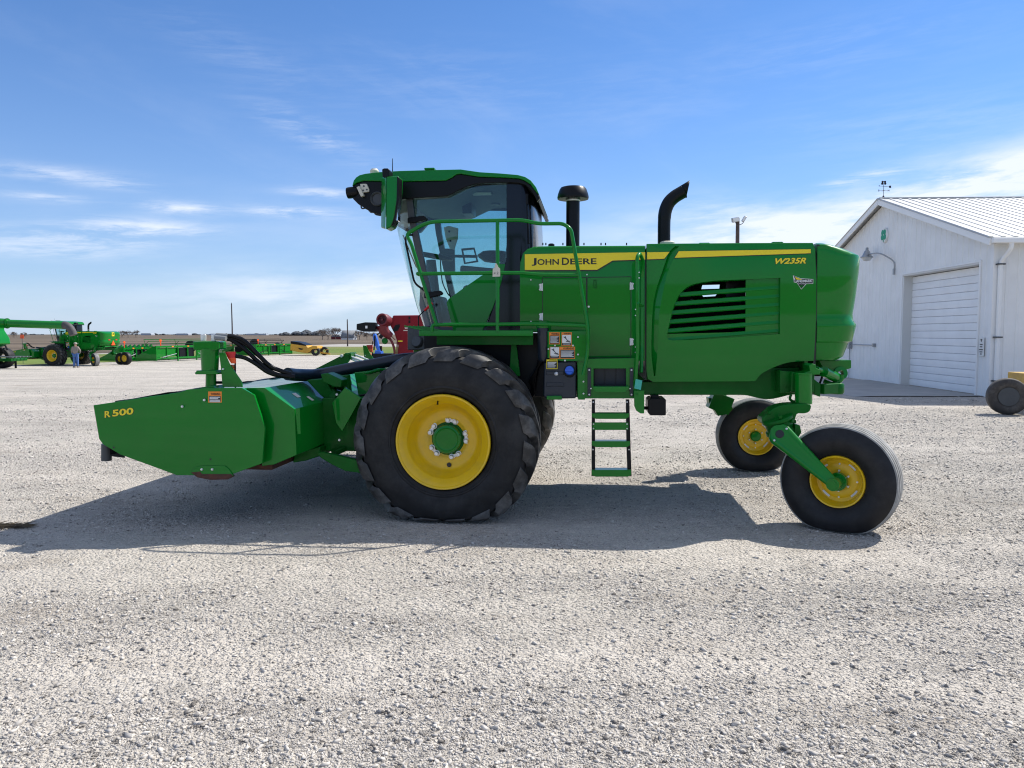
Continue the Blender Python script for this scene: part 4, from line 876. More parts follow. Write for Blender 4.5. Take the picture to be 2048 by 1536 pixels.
# mirror and its arm, grab handle, latches
VM = VC0 - .36
mb = MB(); mb.prism(PL([(772, 353), (797, 351), (795, 400), (788, 440), (783, 453), (771, 459)], VM), VM, VM + .18); mb.grid([[P3(772.5, 353.5, VM + .002), P3(771, 458.5, VM + .002)], [P3(763.5, 354.5, VM + .10), P3(762, 456, VM + .10)], [P3(764, 354.5, VM + .17), P3(763, 456, VM + .17)]]); tp = [P3(772.5, 353.5, VM + .002), P3(763.5, 354.5, VM + .10), P3(764, 354.5, VM + .17), P3(775, 353.5, VM + .17)]; mb.add(tp, [(0, 1, 2, 3)]); tp = [P3(771, 458.5, VM + .002), P3(762, 456, VM + .10), P3(763, 456, VM + .17), P3(773, 458, VM + .17)]; mb.add(tp, [(0, 1, 2, 3)])
mir = mb.build('mirror', G, wr, bevel=.015)
mb = MB(); mb.prism(PL([(794, 352), (798, 355), (797, 400), (791, 438), (785, 450), (782, 452), (789, 430), (793, 400)], VM), VM - .003, VM + .13); mb.build('mirror_housing', BLK, mir, bevel=.006)
mb = MB(); q = P3(795, 400, VM); mb.box(q.x - .02, q.x - .004, VM + .02, VM + .12, P(790, 440, VM)[1], P(790, 360, VM)[1]); mb.build('mirror_face', MIRR, mir)
mb = MB(); mb.prism(PL([(762, 337), (766, 335), (774, 335), (777.5, 339), (777, 351), (770, 355), (763, 352)], VM), VM + .03, VM + .15); mb.tube([P3(770, 345, VM + .09), P3(800, 372, VC0 - .04)], .02, 10); mb.build('mirror_arm', BLK, mir, bevel=.008)
mb = MB(); mb.tube(fillet([P3(826, 470, VC0 - .06), P3(812, 470, VC0 - .06), P3(811, 485, VC0 - .06), P3(829, 567, VC0 - .06), P3(848, 580, VC0 - .06), P3(856, 590, VC0 - .03)], .05), .010, 8); mb.build('grab_handle', BLK, wr)
for y in (438, 588):
    mb = MB(); x = apil(y); mb.prism(PL([(x - 9, y - 3), (x + 24, y - 7), (x + 29, y - 2), (x + 27, y + 2), (x - 1, y + 8), (x - 9, y + 8)], VC0 - .03), VC0 - .03, VC0 + .01); mb.build('door_hinge', BLK, wr, bevel=.008)
mb = MB(); mb.tube([P3(837, 655, VC0 - .1), P3(837, 633, VC0 - .1), P3(849, 621, VC0 - .1)], .006, 8); lv_ = mb.build('washer_lever', BLK, wr); mb = MB(); mb.tube([P3(849, 621, VC0 - .1), P3(865, 606, VC0 - .1)], .013, 8); mb.build('lever_grip', RED, lv_)
mb = MB(); mb.tube([P3(806, 470, VC0 + .25), P3(818, 500, VC0 + .18), P3(833, 535, VC0 + .12)], .006, 6); mb.build('windshield_wiper', BLK, wr)

# ---- platform, railing, skirt
VP = .34
mb = MB(); za, zb = P(900, 661.5, VP)[1], P(900, 672, VP)[1]; ua, ub = P(838, 665, VP)[0], P(1066, 665, VP)[0]
mb.box(ua, ub, VP, VC0 - .01, za - .012, za); mb.box(ua, ub, VP - .004, VP + .02, zb, za + .003); pf = mb.build('platform', G, wr, bevel=.004)
mb = MB(); mb.box(P(868, 680, VP)[0], P(1064, 680, VP)[0], VP + .12, VP + .16, P(900, 690, VP)[1], zb); mb.build('platform_beam', GD, pf, bevel=.004)
mb = MB()
for k in range(5): mb.cbox((ua - .03 + .02 * k, VP + .02 + .09 * k, za + .02), (.22, .05, .012), (0, .22, .2))
mb.build('front_step_grip', G, pf, bevel=.003)
mb = MB(); mb.prism(PL([(1023, 684), (1032, 684), (1040, 752), (1018, 752)], .55), .55, .60); mb.build('platform_strut', GD, pf, bevel=.004)
mb = MB(); r_ = .0165
mb.tube(fillet([P3(873, 650, VP), P3(822, 486, VP), P3(812, 469, VP), P3(855, 443.5, VP), P3(1045, 440, VP), P3(1076, 447.5, VP), P3(1126, 447, VP), P3(1142, 458, VP), P3(1176, 655, VP), P3(1176, 705, VP), P3(1166, 750, VP)], .12, 6), r_, 12)
mb.tube(fillet([P3(847, 547, VP), P3(834, 547, VP + .01), P3(838, 549, VP + .05)], .03), r_, 10)
mb.tube(fillet([P3(840, 547.5, VP), P3(1040, 545.5, VP), P3(1076, 549.5, VP), P3(1157, 550, VP)], .08), r_, 12)
mb.tube(fillet([P3(864, 664, VP), P3(864, 649.5, VP), P3(1000, 648.5, VP), P3(1062, 647.5, VP), P3(1172, 651.5, VP)], .04), r_, 12)
mb.tube([P3(995, 441, VP), P3(995, 663, VP)], r_, 12); mb.build('railing', G, wr, smooth=60)
# handrails at the ladder
mb = MB(); VL = .42
mb.tube(fillet([P3(1271, 762, VL - .02), P3(1275, 700, VL - .04), P3(1274, 515, VL - .08), P3(1279, 506, VL - .02), P3(1286, 520, VL + .10), P3(1285, 545, VL + .18), P3(1284, 700, VL + .18), P3(1282, 745, VL + .12)], .05, 6), .0165, 12)
mb.tube([P3(1276, 606, VL - .08), P3(1285, 612, VL + .18)], .012, 8); mb.build('ladder_handrail', G, wr, smooth=60)
mb = MB()
for q in ((1278, 545), (1278, 556), (1271, 619), (1271, 631)): bolt(mb, P3(q[0], q[1], VL - .1), .006)
mb.build('handrail_bolts', STEEL, wr)
# sticker panel
VS = .40
mb = MB(); mb.prism(PL([(1095, 662), (1172, 662), (1172, 722), (1122, 722), (1095, 716)], VS), VS, VS + .03); mb.prism(PL([(1153, 662), (1170, 662), (1170, 800), (1156, 800)], VS), VS + .031, VS + .20); sp_ = mb.build('side_panel', G, wr, bevel=.003)
def sticker(x0, y0, x1, y1, head, kind, frame=ORD):
    s = MB().prism(PL([(x0, y0), (x1, y0), (x1, y1), (x0, y1)], VS), VS - .0015, VS + .0002).build('safety_sticker', frame, sp_, smooth=0)
    t = MB(); q = lambda x, y: P3(x, y, VS - .0032)
    if head: text_quad(t, 'WARNING', (q(x0 + (x1 - x0) * .2, y0 + head - 1), q(x1 - 1.5, y0 + head - 1), q(x0 + (x1 - x0) * .2, y0 + 1.3)), .02); 
    yb = y0 + head
    t.prism(PL([(x0 + 1.0, yb), (x1 - 1.0, yb), (x1 - 1.0, y1 - 1.2), (x0 + 1.0, y1 - 1.2)], VS), VS - .0024, VS - .0014)
    t.build('sticker_field', DECB, s, smooth=0)
    w = MB(); n = int((y1 - yb - 3) / 2.2)
    if kind == 'text':
        for k in range(n):
            y = yb + 2 + k * 2.2; e = x1 - 2.2 - (k * 7 % 5); w.prism(PL([(x0 + 2.2, y), (e, y), (e, y + 1.1), (x0 + 2.2, y + 1.1)], VS), VS - .0034, VS - .0024)
    else:
        w.prism(PL([(x0 + 1.4, yb + .4), (x1 - 1.4, yb + .4), (x1 - 1.4, y1 - 6), (x0 + 1.4, y1 - 6)], VS), VS - .0034, VS - .0024)
        w.prism(PL([(x0 + 3, y1 - 4.4), (x1 - 3, y1 - 4.4), (x1 - 3, y1 - 3.4), (x0 + 3, y1 - 3.4)], VS), VS - .0034, VS - .0024)
    w.build('sticker_print', WHT, s, smooth=0)
    if kind != 'text':
        d_ = MB(); c = q((x0 + x1) / 2 - 2, yb + 5); f_ = [(-4, -3), (-1, 1), (1, 4), (0, 8), (-1, 4)]
        for a_, b_ in (((-5, 0), (0, 4)), ((0, 4), (-2, -1)), ((0, 4), (3, 8)), ((3, 8), (8, 9)), ((0, 9), (9, 11))):
            d_.beam(P3(c.x * 0 + (x0 + x1) / 2 - 1 + a_[0], yb + 4 + a_[1], VS - .0042), P3((x0 + x1) / 2 - 1 + b_[0], yb + 4 + b_[1], VS - .0042), .001, .006, up=(0, 0, 1))
        d_.build('sticker_pictogram', DECB, s, smooth=0)
sticker(1098.5, 664.5, 1119.5, 688.5, 6.5, 'text'); sticker(1123, 664.5, 1143.5, 692, 5, 'pic')
sticker(1099.5, 693.5, 1119.5, 717.5, 0.6, 'pic'); sticker(1119.8, 693.5, 1150, 717.5, 6, 'text')
VS0 = VS; VS = .385; sticker(1093, 719, 1115, 738, 3.6, 'text', YDEC); VS = VS0
mb = MB()
for q in ((1110, 691), (1146, 691), (1097, 698), (1130, 721), (1156, 674), (1156, 709), (1167, 763), (1167, 787)): bolt(mb, P3(q[0], q[1], VS), .009)
mb.build('panel_bolts', STEEL, sp_)
# pre-cleaner cylinder
mb = MB(); c0, c1 = P3(1086, 716, .44), P3(1086, 656, .44); mb.tube([c0 - Vector((0, 0, .03)), c0, c1], [.03, .048, .052], 24); pc = mb.build('canister', NAVY, wr, smooth=50)
mb = MB(); mb.lathe([(.060, 0), (.062, .01), (.062, .03), (.05, .036), (0, .038)], c1, (0, 0, 1), 24); mb.cbox(c1 + Vector((0, 0, .05)), (.07, .02, .02)); mb.build('canister_lid', G, pc, smooth=30)
# tank
mb = MB(); mb.prism(PL([(1088, 724), (1152, 722), (1152, 797), (1092, 798), (1086, 792)], .43), .43, .80); tk = mb.build('fluid_tank', NAVY, wr, bevel=.015)
mb = MB()
for y in (742, 765): mb.prism(PL([(1092, y), (1128, y), (1128, y + 8), (1092, y + 8)], .43), .424, .44)
mb.build('tank_rib', NAVY, tk, bevel=.006)
c = P3(1139, 742, .40); mb = MB(); mb.lathe([(.052, -.04), (.052, .0), (.045, .004)], c, (0, -1, .25), 24); mb.build('cap_collar', BLK, tk)
mb = MB(); mb.lathe([(.040, 0), (.042, .03), (.036, .042), (0, .044)], c, (0, -1, .25), 12); mb.cbox(c + Vector((0, -.05, .01)), (.075, .012, .018)); mb.build('blue_cap', BLUE, tk, bevel=.003)
mb = MB(); mb.lathe([(.018, 0), (.018, .01), (.008, .02), (0, .022)], P3(1112.5, 747.5, .425), (0, -1, 0), 16); mb.build('drain_plug', STEEL, tk)
mb = MB(); mb.prism(PL([(1093, 792), (1123, 792), (1124, 799.5), (1093, 799.5)], .38), .38, .60); mb.build('tank_shelf', G, wr, bevel=.006)
mb = MB(); mb.box(P(1040, 700, 1.0)[0], P(1158, 700, 1.0)[0], .82, 1.6, 1.05, 1.66); mb.build('pump_compartment', BLK, wr, bevel=.01)
# step box and ladder
VX = .44
ou = PL([(1155, 718), (1275, 716), (1275, 797), (1155, 797)], VX); inn = PL([(1187, 737), (1252, 737), (1252, 772), (1187, 772)], VX)
mb = MB(); mb.plate_hole(ou, [inn], VX, VX + .02); u_a, u_b = inn[0][0], inn[1][0]; z_a, z_b = inn[2][1], inn[0][1]
mb.box(ou[0][0], ou[1][0], VX + .021, VH0 + .1, ou[0][1] - .02, ou[0][1] - .001); sb = mb.build('step_box', G, wr, bevel=.003)
mb = MB(); mb.box(u_a - .02, u_b + .02, VX + .20, VX + .22, z_a - .02, z_b + .02)
for k in range(3): mb.box(u_a + .01 + k * .1, u_a + .095 + k * .1, VX + .18, VX + .199, z_a, z_b)
mb.build('battery_tray', NAVY, sb)
mb = MB(); mb.prism(PL([(1186, 773), (1258, 773), (1258, 776), (1250, 784), (1192, 784), (1186, 777)], VX - .10), VX - .12, VX - .005); mb.build('upper_step', G, sb, bevel=.003)
for x in (1178.5, 1263): mb = MB(); mb.prism(PL([(x - 3.5, 736), (x + 3.5, 736), (x + 3.5, 792), (x - 3.5, 792)], VX - .014), VX - .016, VX - .001); mb.build('mounting_strip', NAVY, sb, bevel=.002)
mb = MB()
for x in (1178.5, 1263):
    for y in (740, 789): bolt(mb, P3(x, y, VX - .016), .009)
for q in ((1182, 777), (1260, 777)): bolt(mb, P3(q[0], q[1], VX - .1), .007)
mb.build('step_bolts', STEEL, sb)
VLa = .36; lad = MB()
def rail(x0, x1, dv=.0):
    lad.beam(P3(x0, 799, VLa), P3(x1, 950, VLa - .02), .045, .018, up=(1, 0, 0))
lad.prism(PL([(1183.5, 799), (1190, 799), (1190.5, 951), (1183, 951)], VLa), VLa - .03, VLa + .03)
lad.prism(PL([(1251.5, 799), (1258.5, 799), (1261, 895), (1263, 951), (1255, 951), (1253, 895)], VLa), VLa - .03, VLa + .03)
ladder = lad.build('ladder', BLK, wr, bevel=.003)
for y0, y1, t in ((827, 838, 1), (845, 860, 0), (882.5, 894.5, 1), (940, 953.5, 1)):
    x0 = 1184 if y0 < 900 else 1183; x1 = 1258 + (y0 - 827) * .04
    pts = [(x0, y0), (x1, y0), (x1, y1 - 4), (x1 - 7, y1), (x0 + 8, y1), (x0, y1 - 4)] if t else [(x0 + 1, y0), (x1 - 2, y0), (x1 - 2, y1), (x0 + 1, y1)]
    mb = MB(); mb.prism(PL(pts, VLa - (.055 if t else .033)), VLa - (.055 if t else .033), VLa + (.06 if t else -.015)); mb.build('rung', G, ladder, bevel=.003)
mb = MB()
for x, y in ((1186.5, 804), (1254, 804), (1187, 848), (1187, 857), (1254, 848), (1254, 857), (1186, 899), (1258, 899)): bolt(mb, P3(x, y, VLa - .03), .007, h=.01)
mb.build('ladder_bolts', STEEL, ladder)
mb = MB(); mb.prism(PL([(1268, 781), (1288.5, 781), (1288.5, 827), (1281, 827), (1273, 822), (1268.5, 812)], VLa), VLa, VLa + .015); bolt(mb, P3(1273.5, 788, VLa), .009); mb.build('ladder_guard', G, wr, bevel=.003)
mb = MB(); mb.prism(PL([(1301, 797), (1330, 797), (1332, 800), (1332, 831), (1301, 831), (1296, 826), (1296, 801)], .62), .62, .95); mb.beam(P3(1284, 816, .6), P3(1297, 816, .7), .03, .03); mb.prism(PL([(1302, 790), (1318, 790), (1318, 798), (1302, 798)], .7), .7, .85); mb.build('battery_box', BLK, wr, bevel=.008)
# fender/underside shroud behind the drive wheel, wheel motor and axle
mb = MB(); mb.box(P(848, 690, VC0)[0], P(1078, 690, VC0)[0], VC0 + .0, VC1, 1.10, 1.66)
mb.build('lower_shroud', BLK, wr, bevel=.01)
mb = MB(); mb.cyl((AX_U, .25, AX_Z), (AX_U, 2 * VC - .25, AX_Z), .15, n=28); mb.box(AX_U - .18, AX_U + .18, .66, 2 * VC - .66, AX_Z - .05, 1.15); mb.build('front_axle', GD, wr, bevel=.01)
mb = MB(); mb.prism(PL([(822, 666), (840, 664), (856, 668), (862, 700), (868, 740), (846, 745), (832, 720), (826, 690)], VC0 + .1), VC0 + .05, VC0 + .3); mb.build('front_fender', G, wr, bevel=.02)
mb = MB(); mb.lathe([(0, .02), (.05, .02), (.065, 0), (.05, -.07), (0, -.08)], P3(834, 683, VC0 + .02), (-.3, -1, .2), 24); mb.build('work_light', DGR, wr, smooth=50)
# lean-in hoses behind the tyre
mb = MB()
for k in range(4): mb.tube(crom([P3(1078 + 2 * k, 722, .7), P3(1070 - 3 * k, 760, .75), P3(1066, 790 - 4 * k, .8), P3(1040, 800, .9)], 5), .016, 8)
mb.build('hydraulic_hose', BLK, wr, smooth=60)

# ------------------------------------------------------------------ cutting header
V0, V1 = -.42, 3.95
hd = MB()
prof = [(240, 812), (330, 792), (430, 778), (529, 775), (589, 818), (593, 910), (548, 929), (480, 945), (440, 930), (420, 880), (300, 860)]
# body: rear hood + top, as a closed profile running the whole width
pr = PL([(486, 776), (529, 775.5), (589, 818.5), (593, 910), (548, 929), (524, 932), (510, 850)], V0 + .10)
hd.prism(pr, V0 + .10, V1 - .10)
ptop = PL([(192, 811), (300, 793), (413, 776.5), (486, 777), (486, 784), (413, 783), (300, 800), (193, 818)], V0 + .03); hd.prism(ptop, V0 + .031, V1 - .031)
header = hd.build('cutting_header', G, wr, bevel=.004, smooth=25)
sidep = [(186.5, 810.5), (250, 801), (357.5, 785), (375, 779), (413, 776), (483.5, 776), (508, 790), (518, 820), (529.5, 855), (527, 890), (524.5, 925), (521, 928), (467, 947.5), (420, 951), (353, 950.5), (300, 931), (240, 909), (205, 888), (198, 878)]
mb = MB(); pl_ = PL(sidep, V0); mb.prism(pl_, V0, V0 + .028); side = mb.build('side_shield', G, header, bevel=.004)
mb = MB(); mb.prism(pl_, V1 - .028, V1); mb.build('side_shield', G, header, bevel=.004)
mb = MB(); mb.prism(PL([(382, 945), (391, 934), (405, 931.5), (450, 931.5), (458, 938), (467, 951.5), (459, 954), (395, 955)], V0 - .006), V0 - .010, V0 - .0005); sk = mb.build('skid_plate', G, header, bevel=.003)
mb = MB(); mb.prism(PL([(382, 945), (400, 943), (404, 948), (462, 948), (467, 953), (455, 959), (420, 960), (395, 955)], V0 - .012), V0 - .013, V0 + .02); mb.build('skid_shoe', RUST, header, bevel=.003)
mb = MB()
for q in ((404, 938.5), (425, 938.5), (409, 800), (365, 813)): bolt(mb, P3(q[0], q[1], V0 - .01), .011)
mb.build('shield_bolts', STEEL, side)
mb = MB()
for q in ((421, 918.5), (227.5, 895)): mb.lathe([(0, .001), (.009, .001), (.009, 0)], P3(q[0], q[1], V0), (0, -1, 0), 12)
mb.build('shield_holes', DECB, side)
# cutter bar and discs below
mb = MB(); a = P(440, 938, V0 + .1); mb.box(P(400, 940, V0 + .1)[0], P(535, 940, V0 + .1)[0], V0 + .20, V1 - .20, a[1] - .02, a[1] + .03); cb = mb.build('cutter_bar', RUST, header, bevel=.01)
mb = MB()
for k in range(10):
    v = V0 + .35 + k * .41; mb.lathe([(.0, .05), (.08, .045), (.20, .01), (.22, 0), (.0, -.005)], (P(430, 930, V0)[0] - .02, v, a[1] + .03), (0, 0, 1), 20)
mb.build('cutting_discs', RUST, cb, smooth=40)
mb = MB(); mb.lathe([(.03, -1.9), (.03, -1.85), (.16, -1.84), (.16, 1.84), (.03, 1.85)], (P(500, 880, V0)[0], (V0 + V1) / 2, P(500, 890, V0)[1]), (0, 1, 0), 24); mb.build('conditioner_roll', BLK, header, smooth=30)
# front curtain bar, rubber guard tube at the tip
mb = MB(); q0, q1 = P3(213, 888, V0 + .15), P3(213, 921, V0 + .15); mb.cyl(q1, q0, .042, n=20); mb.beam(P3(215, 907, V0 + .15), P3(248, 911, V0 + .3), .03, .04); mb.build('guard_bumper', DGR, header, smooth=40); mb = MB(); mb.cyl(q1 + Vector((0, 4.0, 0)), q0 + Vector((0, 4.0, 0)), .042, n=20); mb.build('guard_bumper', DGR, header, smooth=40)
mb = MB(); rows = []; u0_, z0_ = P(197, 812, V0)
rows = [[Vector((u0_ + .03 + .015 * math.sin(v * 17) + dz * .08, v, z0_ - dz)) for v in np.linspace(V0 + .04, V1 - .04, 60)] for dz in (0, .15, .30, .42)]
mb.grid(rows); cu = mb.build('rubber_curtain', BLK, header, smooth=60); cu.modifiers.new('s', 'SOLIDIFY').thickness = .008
mb = MB(); rows = []
for k, (x, y) in enumerate([(230, 803), (262, 798), (300, 792.5), (335, 786), (352, 783.5), (400, 777)]):
    u, z = P(x, y, V0 + .04); rows.append([Vector((u, v, z + .004 + .006 * math.sin(v * 9 + k * 2))) for v in np.linspace(V0 + .04, V1 - .04, 40)])
mb.grid(rows); cu = mb.build('top_cover', BLK, header, smooth=60); cu.modifiers.new('s', 'SOLIDIFY').thickness = .01
# vertical light edge strip and rear plates
mb = MB(); mb.prism(PL([(589.5, 818), (598, 816.5), (600, 868), (594, 868)], V0 + .08), V0 + .094, V0 + .099); mb.build('corner_strip', G, header)
mb = MB(); text = None; uq, zq = P(589, 818, V0 + .10); ut, zt2 = P(529, 775.5, V0 + .10)
def on_slope(s, v, lift=.002): return Vector((ut + (uq - ut) * s, v, zt2 + (zq - zt2) * s + lift))
mb.add([on_slope(.42, V0 + .42), on_slope(.62, V0 + .42), on_slope(.62, V0 + .50), on_slope(.42, V0 + .50)], [(0, 1, 2, 3)]); mb.add([on_slope(.66, V0 + .60), on_slope(.86, V0 + .60), on_slope(.86, V0 + .66), on_slope(.66, V0 + .66)], [(0, 1, 2, 3)]); mb.build('hood_sticker', CREAM, header)
lettering([('R', 209.5, 835.5, 221.5, 822.5, -1.5), ('500', 225, 833.4, 267, 819.8, -5)], YDEC, 'model_lettering', V0, .002, .03, parent=header, outline=(DECB, .035))
def h_sticker(x0, y0, x1, y1):
    s = MB().prism(PL([(x0, y0), (x1, y0), (x1, y1), (x0, y1)], V0), V0 - .0016, V0 + .0002).build('safety_sticker', ORD, header, smooth=0)
    t = MB(); q = lambda x, y: P3(x, y, V0 - .0034); text_quad(t, 'WARNING', (q(x0 + 5, y0 + 7), q(x1 - 3, y0 + 7), q(x0 + 5, y0 + 3)), .02)
    t.prism(PL([(x0 + 2, y0 + 9), (x1 - 2, y0 + 9), (x1 - 2, y1 - 2), (x0 + 2, y1 - 2)], V0), V0 - .0026, V0 - .0015); t.build('sticker_field', DECB, s, smooth=0)
    w = MB()
    for k in range(4): w.prism(PL([(x0 + 3, y0 + 10.5 + k * 3), (x1 - 3 - 4 * (k == 1), y0 + 10.5 + k * 3), (x1 - 3 - 4 * (k == 1), y0 + 12.2 + k * 3), (x0 + 3, y0 + 12.2 + k * 3)], V0), V0 - .0036, V0 - .0026)
    w.build('sticker_print', WHT, s, smooth=0)
h_sticker(416.5, 783, 443.5, 805)
# hydraulic motor
VMo = V0 + .14
def vcyl(x, y0, y1, r0, r1, name, m, parent, n=28, dv=0):
    a, b = P3(x, y0, VMo + dv), P3(x, y1, VMo + dv); o = MB(); o.tube([a, b], [r0, r1], n); return o.build(name, m, parent, bevel=.004)
mot = vcyl(422, 776, 746, .045, .042, 'drive_motor', G, header)
vcyl(420, 742, 697, .068, .078, 'motor_body', G, mot)
mb = MB(); mb.prism(PL([(393, 683), (437, 682), (446, 683), (446, 698), (440, 700), (395, 700)], VMo), VMo - .07, VMo + .07); mb.build('motor_head', G, mot, bevel=.01)
mb = MB(); mb.prism(PL([(401, 740), (440, 740), (440, 743), (444, 744), (444, 748), (399, 748), (398, 744), (401, 743)], VMo), VMo - .075, VMo + .075); mb.prism(PL([(413, 773), (437, 770), (440, 776), (405, 776)], VMo), VMo - .09, VMo + .09); mb.build('motor_flange', G, mot, bevel=.006)
mb = MB()
for x in (407, 428): a = P3(x, 682, VMo); b = P3(x, 669, VMo); mb.cyl(a, b, .022, .024, 12)
mb.build('hose_fitting', STEEL, mot, bevel=.003)
mb = MB(); a = P3(433, 671, VMo); b = P3(456, 672.5, VMo); mb.tube([a, b], .022, 12); mb.tube([P3(430, 675, VMo - .06), P3(452, 677, VMo - .06)], .02, 12); mb.build('hose_elbow', GRYI, mot, smooth=50)
for (pts, r) in (([(455, 672), (470, 673.5), (490, 683), (515, 708), (540, 732), (560, 741), (582, 748)], .019), ([(450, 676), (465, 681), (490, 699), (515, 722), (545, 745), (570, 752), (590, 752)], .018), ([(470, 712), (490, 716), (512, 728), (535, 744), (560, 752), (590, 754)], .017), ([(450, 674), (470, 678), (495, 692), (522, 716), (548, 736), (575, 746)], .016)):
    mb = MB(); N_ = len(pts); mb.tube(crom([P3(x, y, VMo + .25 * i / N_) for i, (x, y) in enumerate(pts)], 6), r, 12); mb.build('hydraulic_hose', BLK, header, smooth=60)
mb = MB(); mb.tube([P3(432, 765, VMo), P3(450, 765, VMo + .05)], .012, 8); mb.build('jumper_hose', BLK, header)
# big driveline sleeve
mb = MB(); pts = [P3(575, 748, .25), P3(600, 750, .45), P3(640, 749, .7), P3(700, 737, .85), P3(750, 728, .95), P3(800, 719, 1.0), P3(850, 715, 1.1)]
mb.tube(crom(pts, 6), .058, 20); mb.build('hose_sleeve', NAVY, header, smooth=60)
# reflector brackets at both ends
def refl(v):
    o = MB(); dv = v - V0 - .1
    def PP(x, y): u, z = P(x, y, V0 + .1); return (u, z)
    o.prism([PP(*q) for q in ((438, 705), (449, 706), (459, 728), (483, 763), (485, 774), (445, 774), (442, 740))], v, v + .012)
    br = o.build('reflector_bracket', G, header, bevel=.002)
    a = MB(); z0, z1 = PP(455, 728)[1], PP(455, 705)[1]; zc_ = PP(455, 716)[1]; uu = PP(449, 700)[0]; a.prism([PP(*q) for q in ((447, 704), (467, 703.5), (467, 716), (452, 716))], v + .03, v + .045); a.build('red_reflector', RED, br)
    a = MB(); a.prism([PP(*q) for q in ((452, 716), (467, 716), (467.5, 727), (459, 727))], v + .03, v + .045); a.build('orange_reflector', ORG, br)
    a = MB(); a.prism([PP(*q) for q in ((437.5, 730), (460, 730), (460, 752), (440, 752))], v + .05, v + .10); a.build('amber_lamp', AMB, br, bevel=.006)
    a = MB(); q = PP(466, 760); q2 = PP(466, 727); a.cyl((q[0], v + .04, q[1] - .1), (q2[0], v + .04, q2[1]), .007, n=8); a.build('reflector_post', BLK, br)
    a = MB(); q = PP(447, 738); bolt(a, (q[0], v, q[1]), .009); a.build('bracket_bolt', STEEL, br)
refl(V0 + .10); refl(V1 - .20)
# lift frame between header and machine
mb = MB()
mb.prism(PL([(588, 772), (600, 752), (640, 733), (683, 711), (690, 707), (697, 709), (699, 718), (692, 728), (676, 740), (650, 756)], 1.9), 1.9, 1.96)
arm = mb.build('lift_arm', GD, header, bevel=.004)
mb = MB(); bolt(mb, P3(684, 712, 1.9), .02, h=.02); mb.build('pivot_pin', STEEL, arm)
mb = MB(); mb.tube([P3(696, 711, 1.95), P3(745, 730, 1.9)], .012, 8); mb.tube([P3(699, 716, 1.95), P3(740, 735, 1.9)], .012, 8); mb.tube([P3(706, 708, 2.1), P3(752, 726, 2.1)], .012, 8); mb.build('lift_links', STEEL, arm); mb = MB(); mb.cbox(P3(699, 712, 1.97), (.07, .12, .07)); mb.cbox(P3(706, 709, 2.12), (.06, .08, .05)); mb.build('link_clevis', GD, arm, bevel=.006)
mb = MB()
mb.prism(PL([(641, 748), (655, 746), (684, 760), (682, 775), (668, 774), (645, 764)], .30), .30, .48)
mb.prism(PL([(612, 760), (650, 757), (668, 790), (652, 800), (640, 790)], .40), .40, .55)
mb.cyl(P3(662, 760, .45), P3(690, 768, .75), .075, n=20); mb.cyl(P3(660, 790, .4), P3(690, 800, .6), .065, n=20); mb.cyl(P3(690, 750, .6), P3(694, 790, .6), .05, n=16)
mb.build('gearcase', GD, header, bevel=.01)
mb = MB(); mb.prism(PL([(664, 806), (690, 775), (722, 796), (684, 863), (672, 846)], .18), .18, .21); sp2 = mb.build('lift_plate', G, header, bevel=.004)
mb = MB()
for q in ((674, 789), (679, 880)): bolt(mb, P3(q[0], q[1], .17), .012)
mb.build('plate_bolts', STEEL, sp2)
mb = MB(); mb.prism(PL([(634, 905), (644, 904), (720, 922), (760, 935), (760, 955), (712, 945), (690, 942), (665, 930), (640, 915)], .10), .10, .16); mb.build('lower_link', GD, header, bevel=.006)
mb = MB(); mb.box(P(640, 800, .3)[0], P(760, 800, .3)[0], .35, 2.8, P(650, 900, .4)[1], P(650, 795, .4)[1]); mb.prism(PL([(590, 905), (640, 893), (641, 912), (610, 922), (585, 926)], .2), .2, 3.3)
mb.beam(P3(667, 905, .3), P3(715, 884, .5), .10, .05); mb.build('header_carrier', GD, header, bevel=.01)
mb = MB(); mb.prism(PL([(708, 745), (760, 740), (770, 800), (718, 800)], .7), .7, 2.6); mb.build('deck_panel', G, header, bevel=.01)
mb = MB()
for k in range(5): mb.cbox(P3(735 + 7 * k, 746 - 2 * k, .72), (.07, .10, .015), (0, 0, .6))
mb.build('deck_grips', G, header, bevel=.003)
mb = MB(); mb.tube(crom([P3(688, 782, .25), P3(700, 790, .25), P3(722, 791, .3), P3(745, 785, .35)], 5), .010, 8); mb.build('brake_hose', BLK, header)
mb = MB(); mb.cbox(P3(631, 862, V0 + .6), (.005, .05, .05)); mb.build('grey_tab', CREAM, header)

# ---- tags hanging on the machine (things of their own)
def cattle_tag():
    v = VP - .024; t = MB().prism(PL([(985.5, 537.5), (989, 535), (990, 530), (995, 529.5), (996.5, 534), (1000, 537), (1000.5, 553), (985, 553.5)], v), v - .0, v + .003)
    o = t.build('ear_tag', CREAM, None, bevel=.001); o.matrix_world = Matrix.Translation(O) @ Matrix.Rotation(-YAW, 4, 'Z')
    tag(o, 'small white plastic ear tag marked "# 2" hung on the green railing', 'tag')
    mb = MB(); q = lambda x, y: P3(x, y, v - .0012); text_quad(mb, '#', (q(987.5, 548.5), q(991, 548.5), q(987.5, 544.5)), .0); text_quad(mb, '2', (q(993.3, 548.5), q(997, 548.5), q(993.3, 543.5)), .0); mb.build('handwritten_number', DECB, o, smooth=0)
    mb = MB(); mb.cyl(P3(991, 531, v) , P3(993, 527, v), .008, n=8); mb.build('tag_stud', CREAM, o)
cattle_tag()
o = MB().prism(PL([(1271.5, 758), (1284.5, 761), (1281.5, 780), (1268.5, 776.5)], VLa - .05), VLa - .053, VLa - .05).build('inspection_tag', TEAL, None); o.matrix_world = Matrix.Translation(O) @ Matrix.Rotation(-YAW, 4, 'Z')
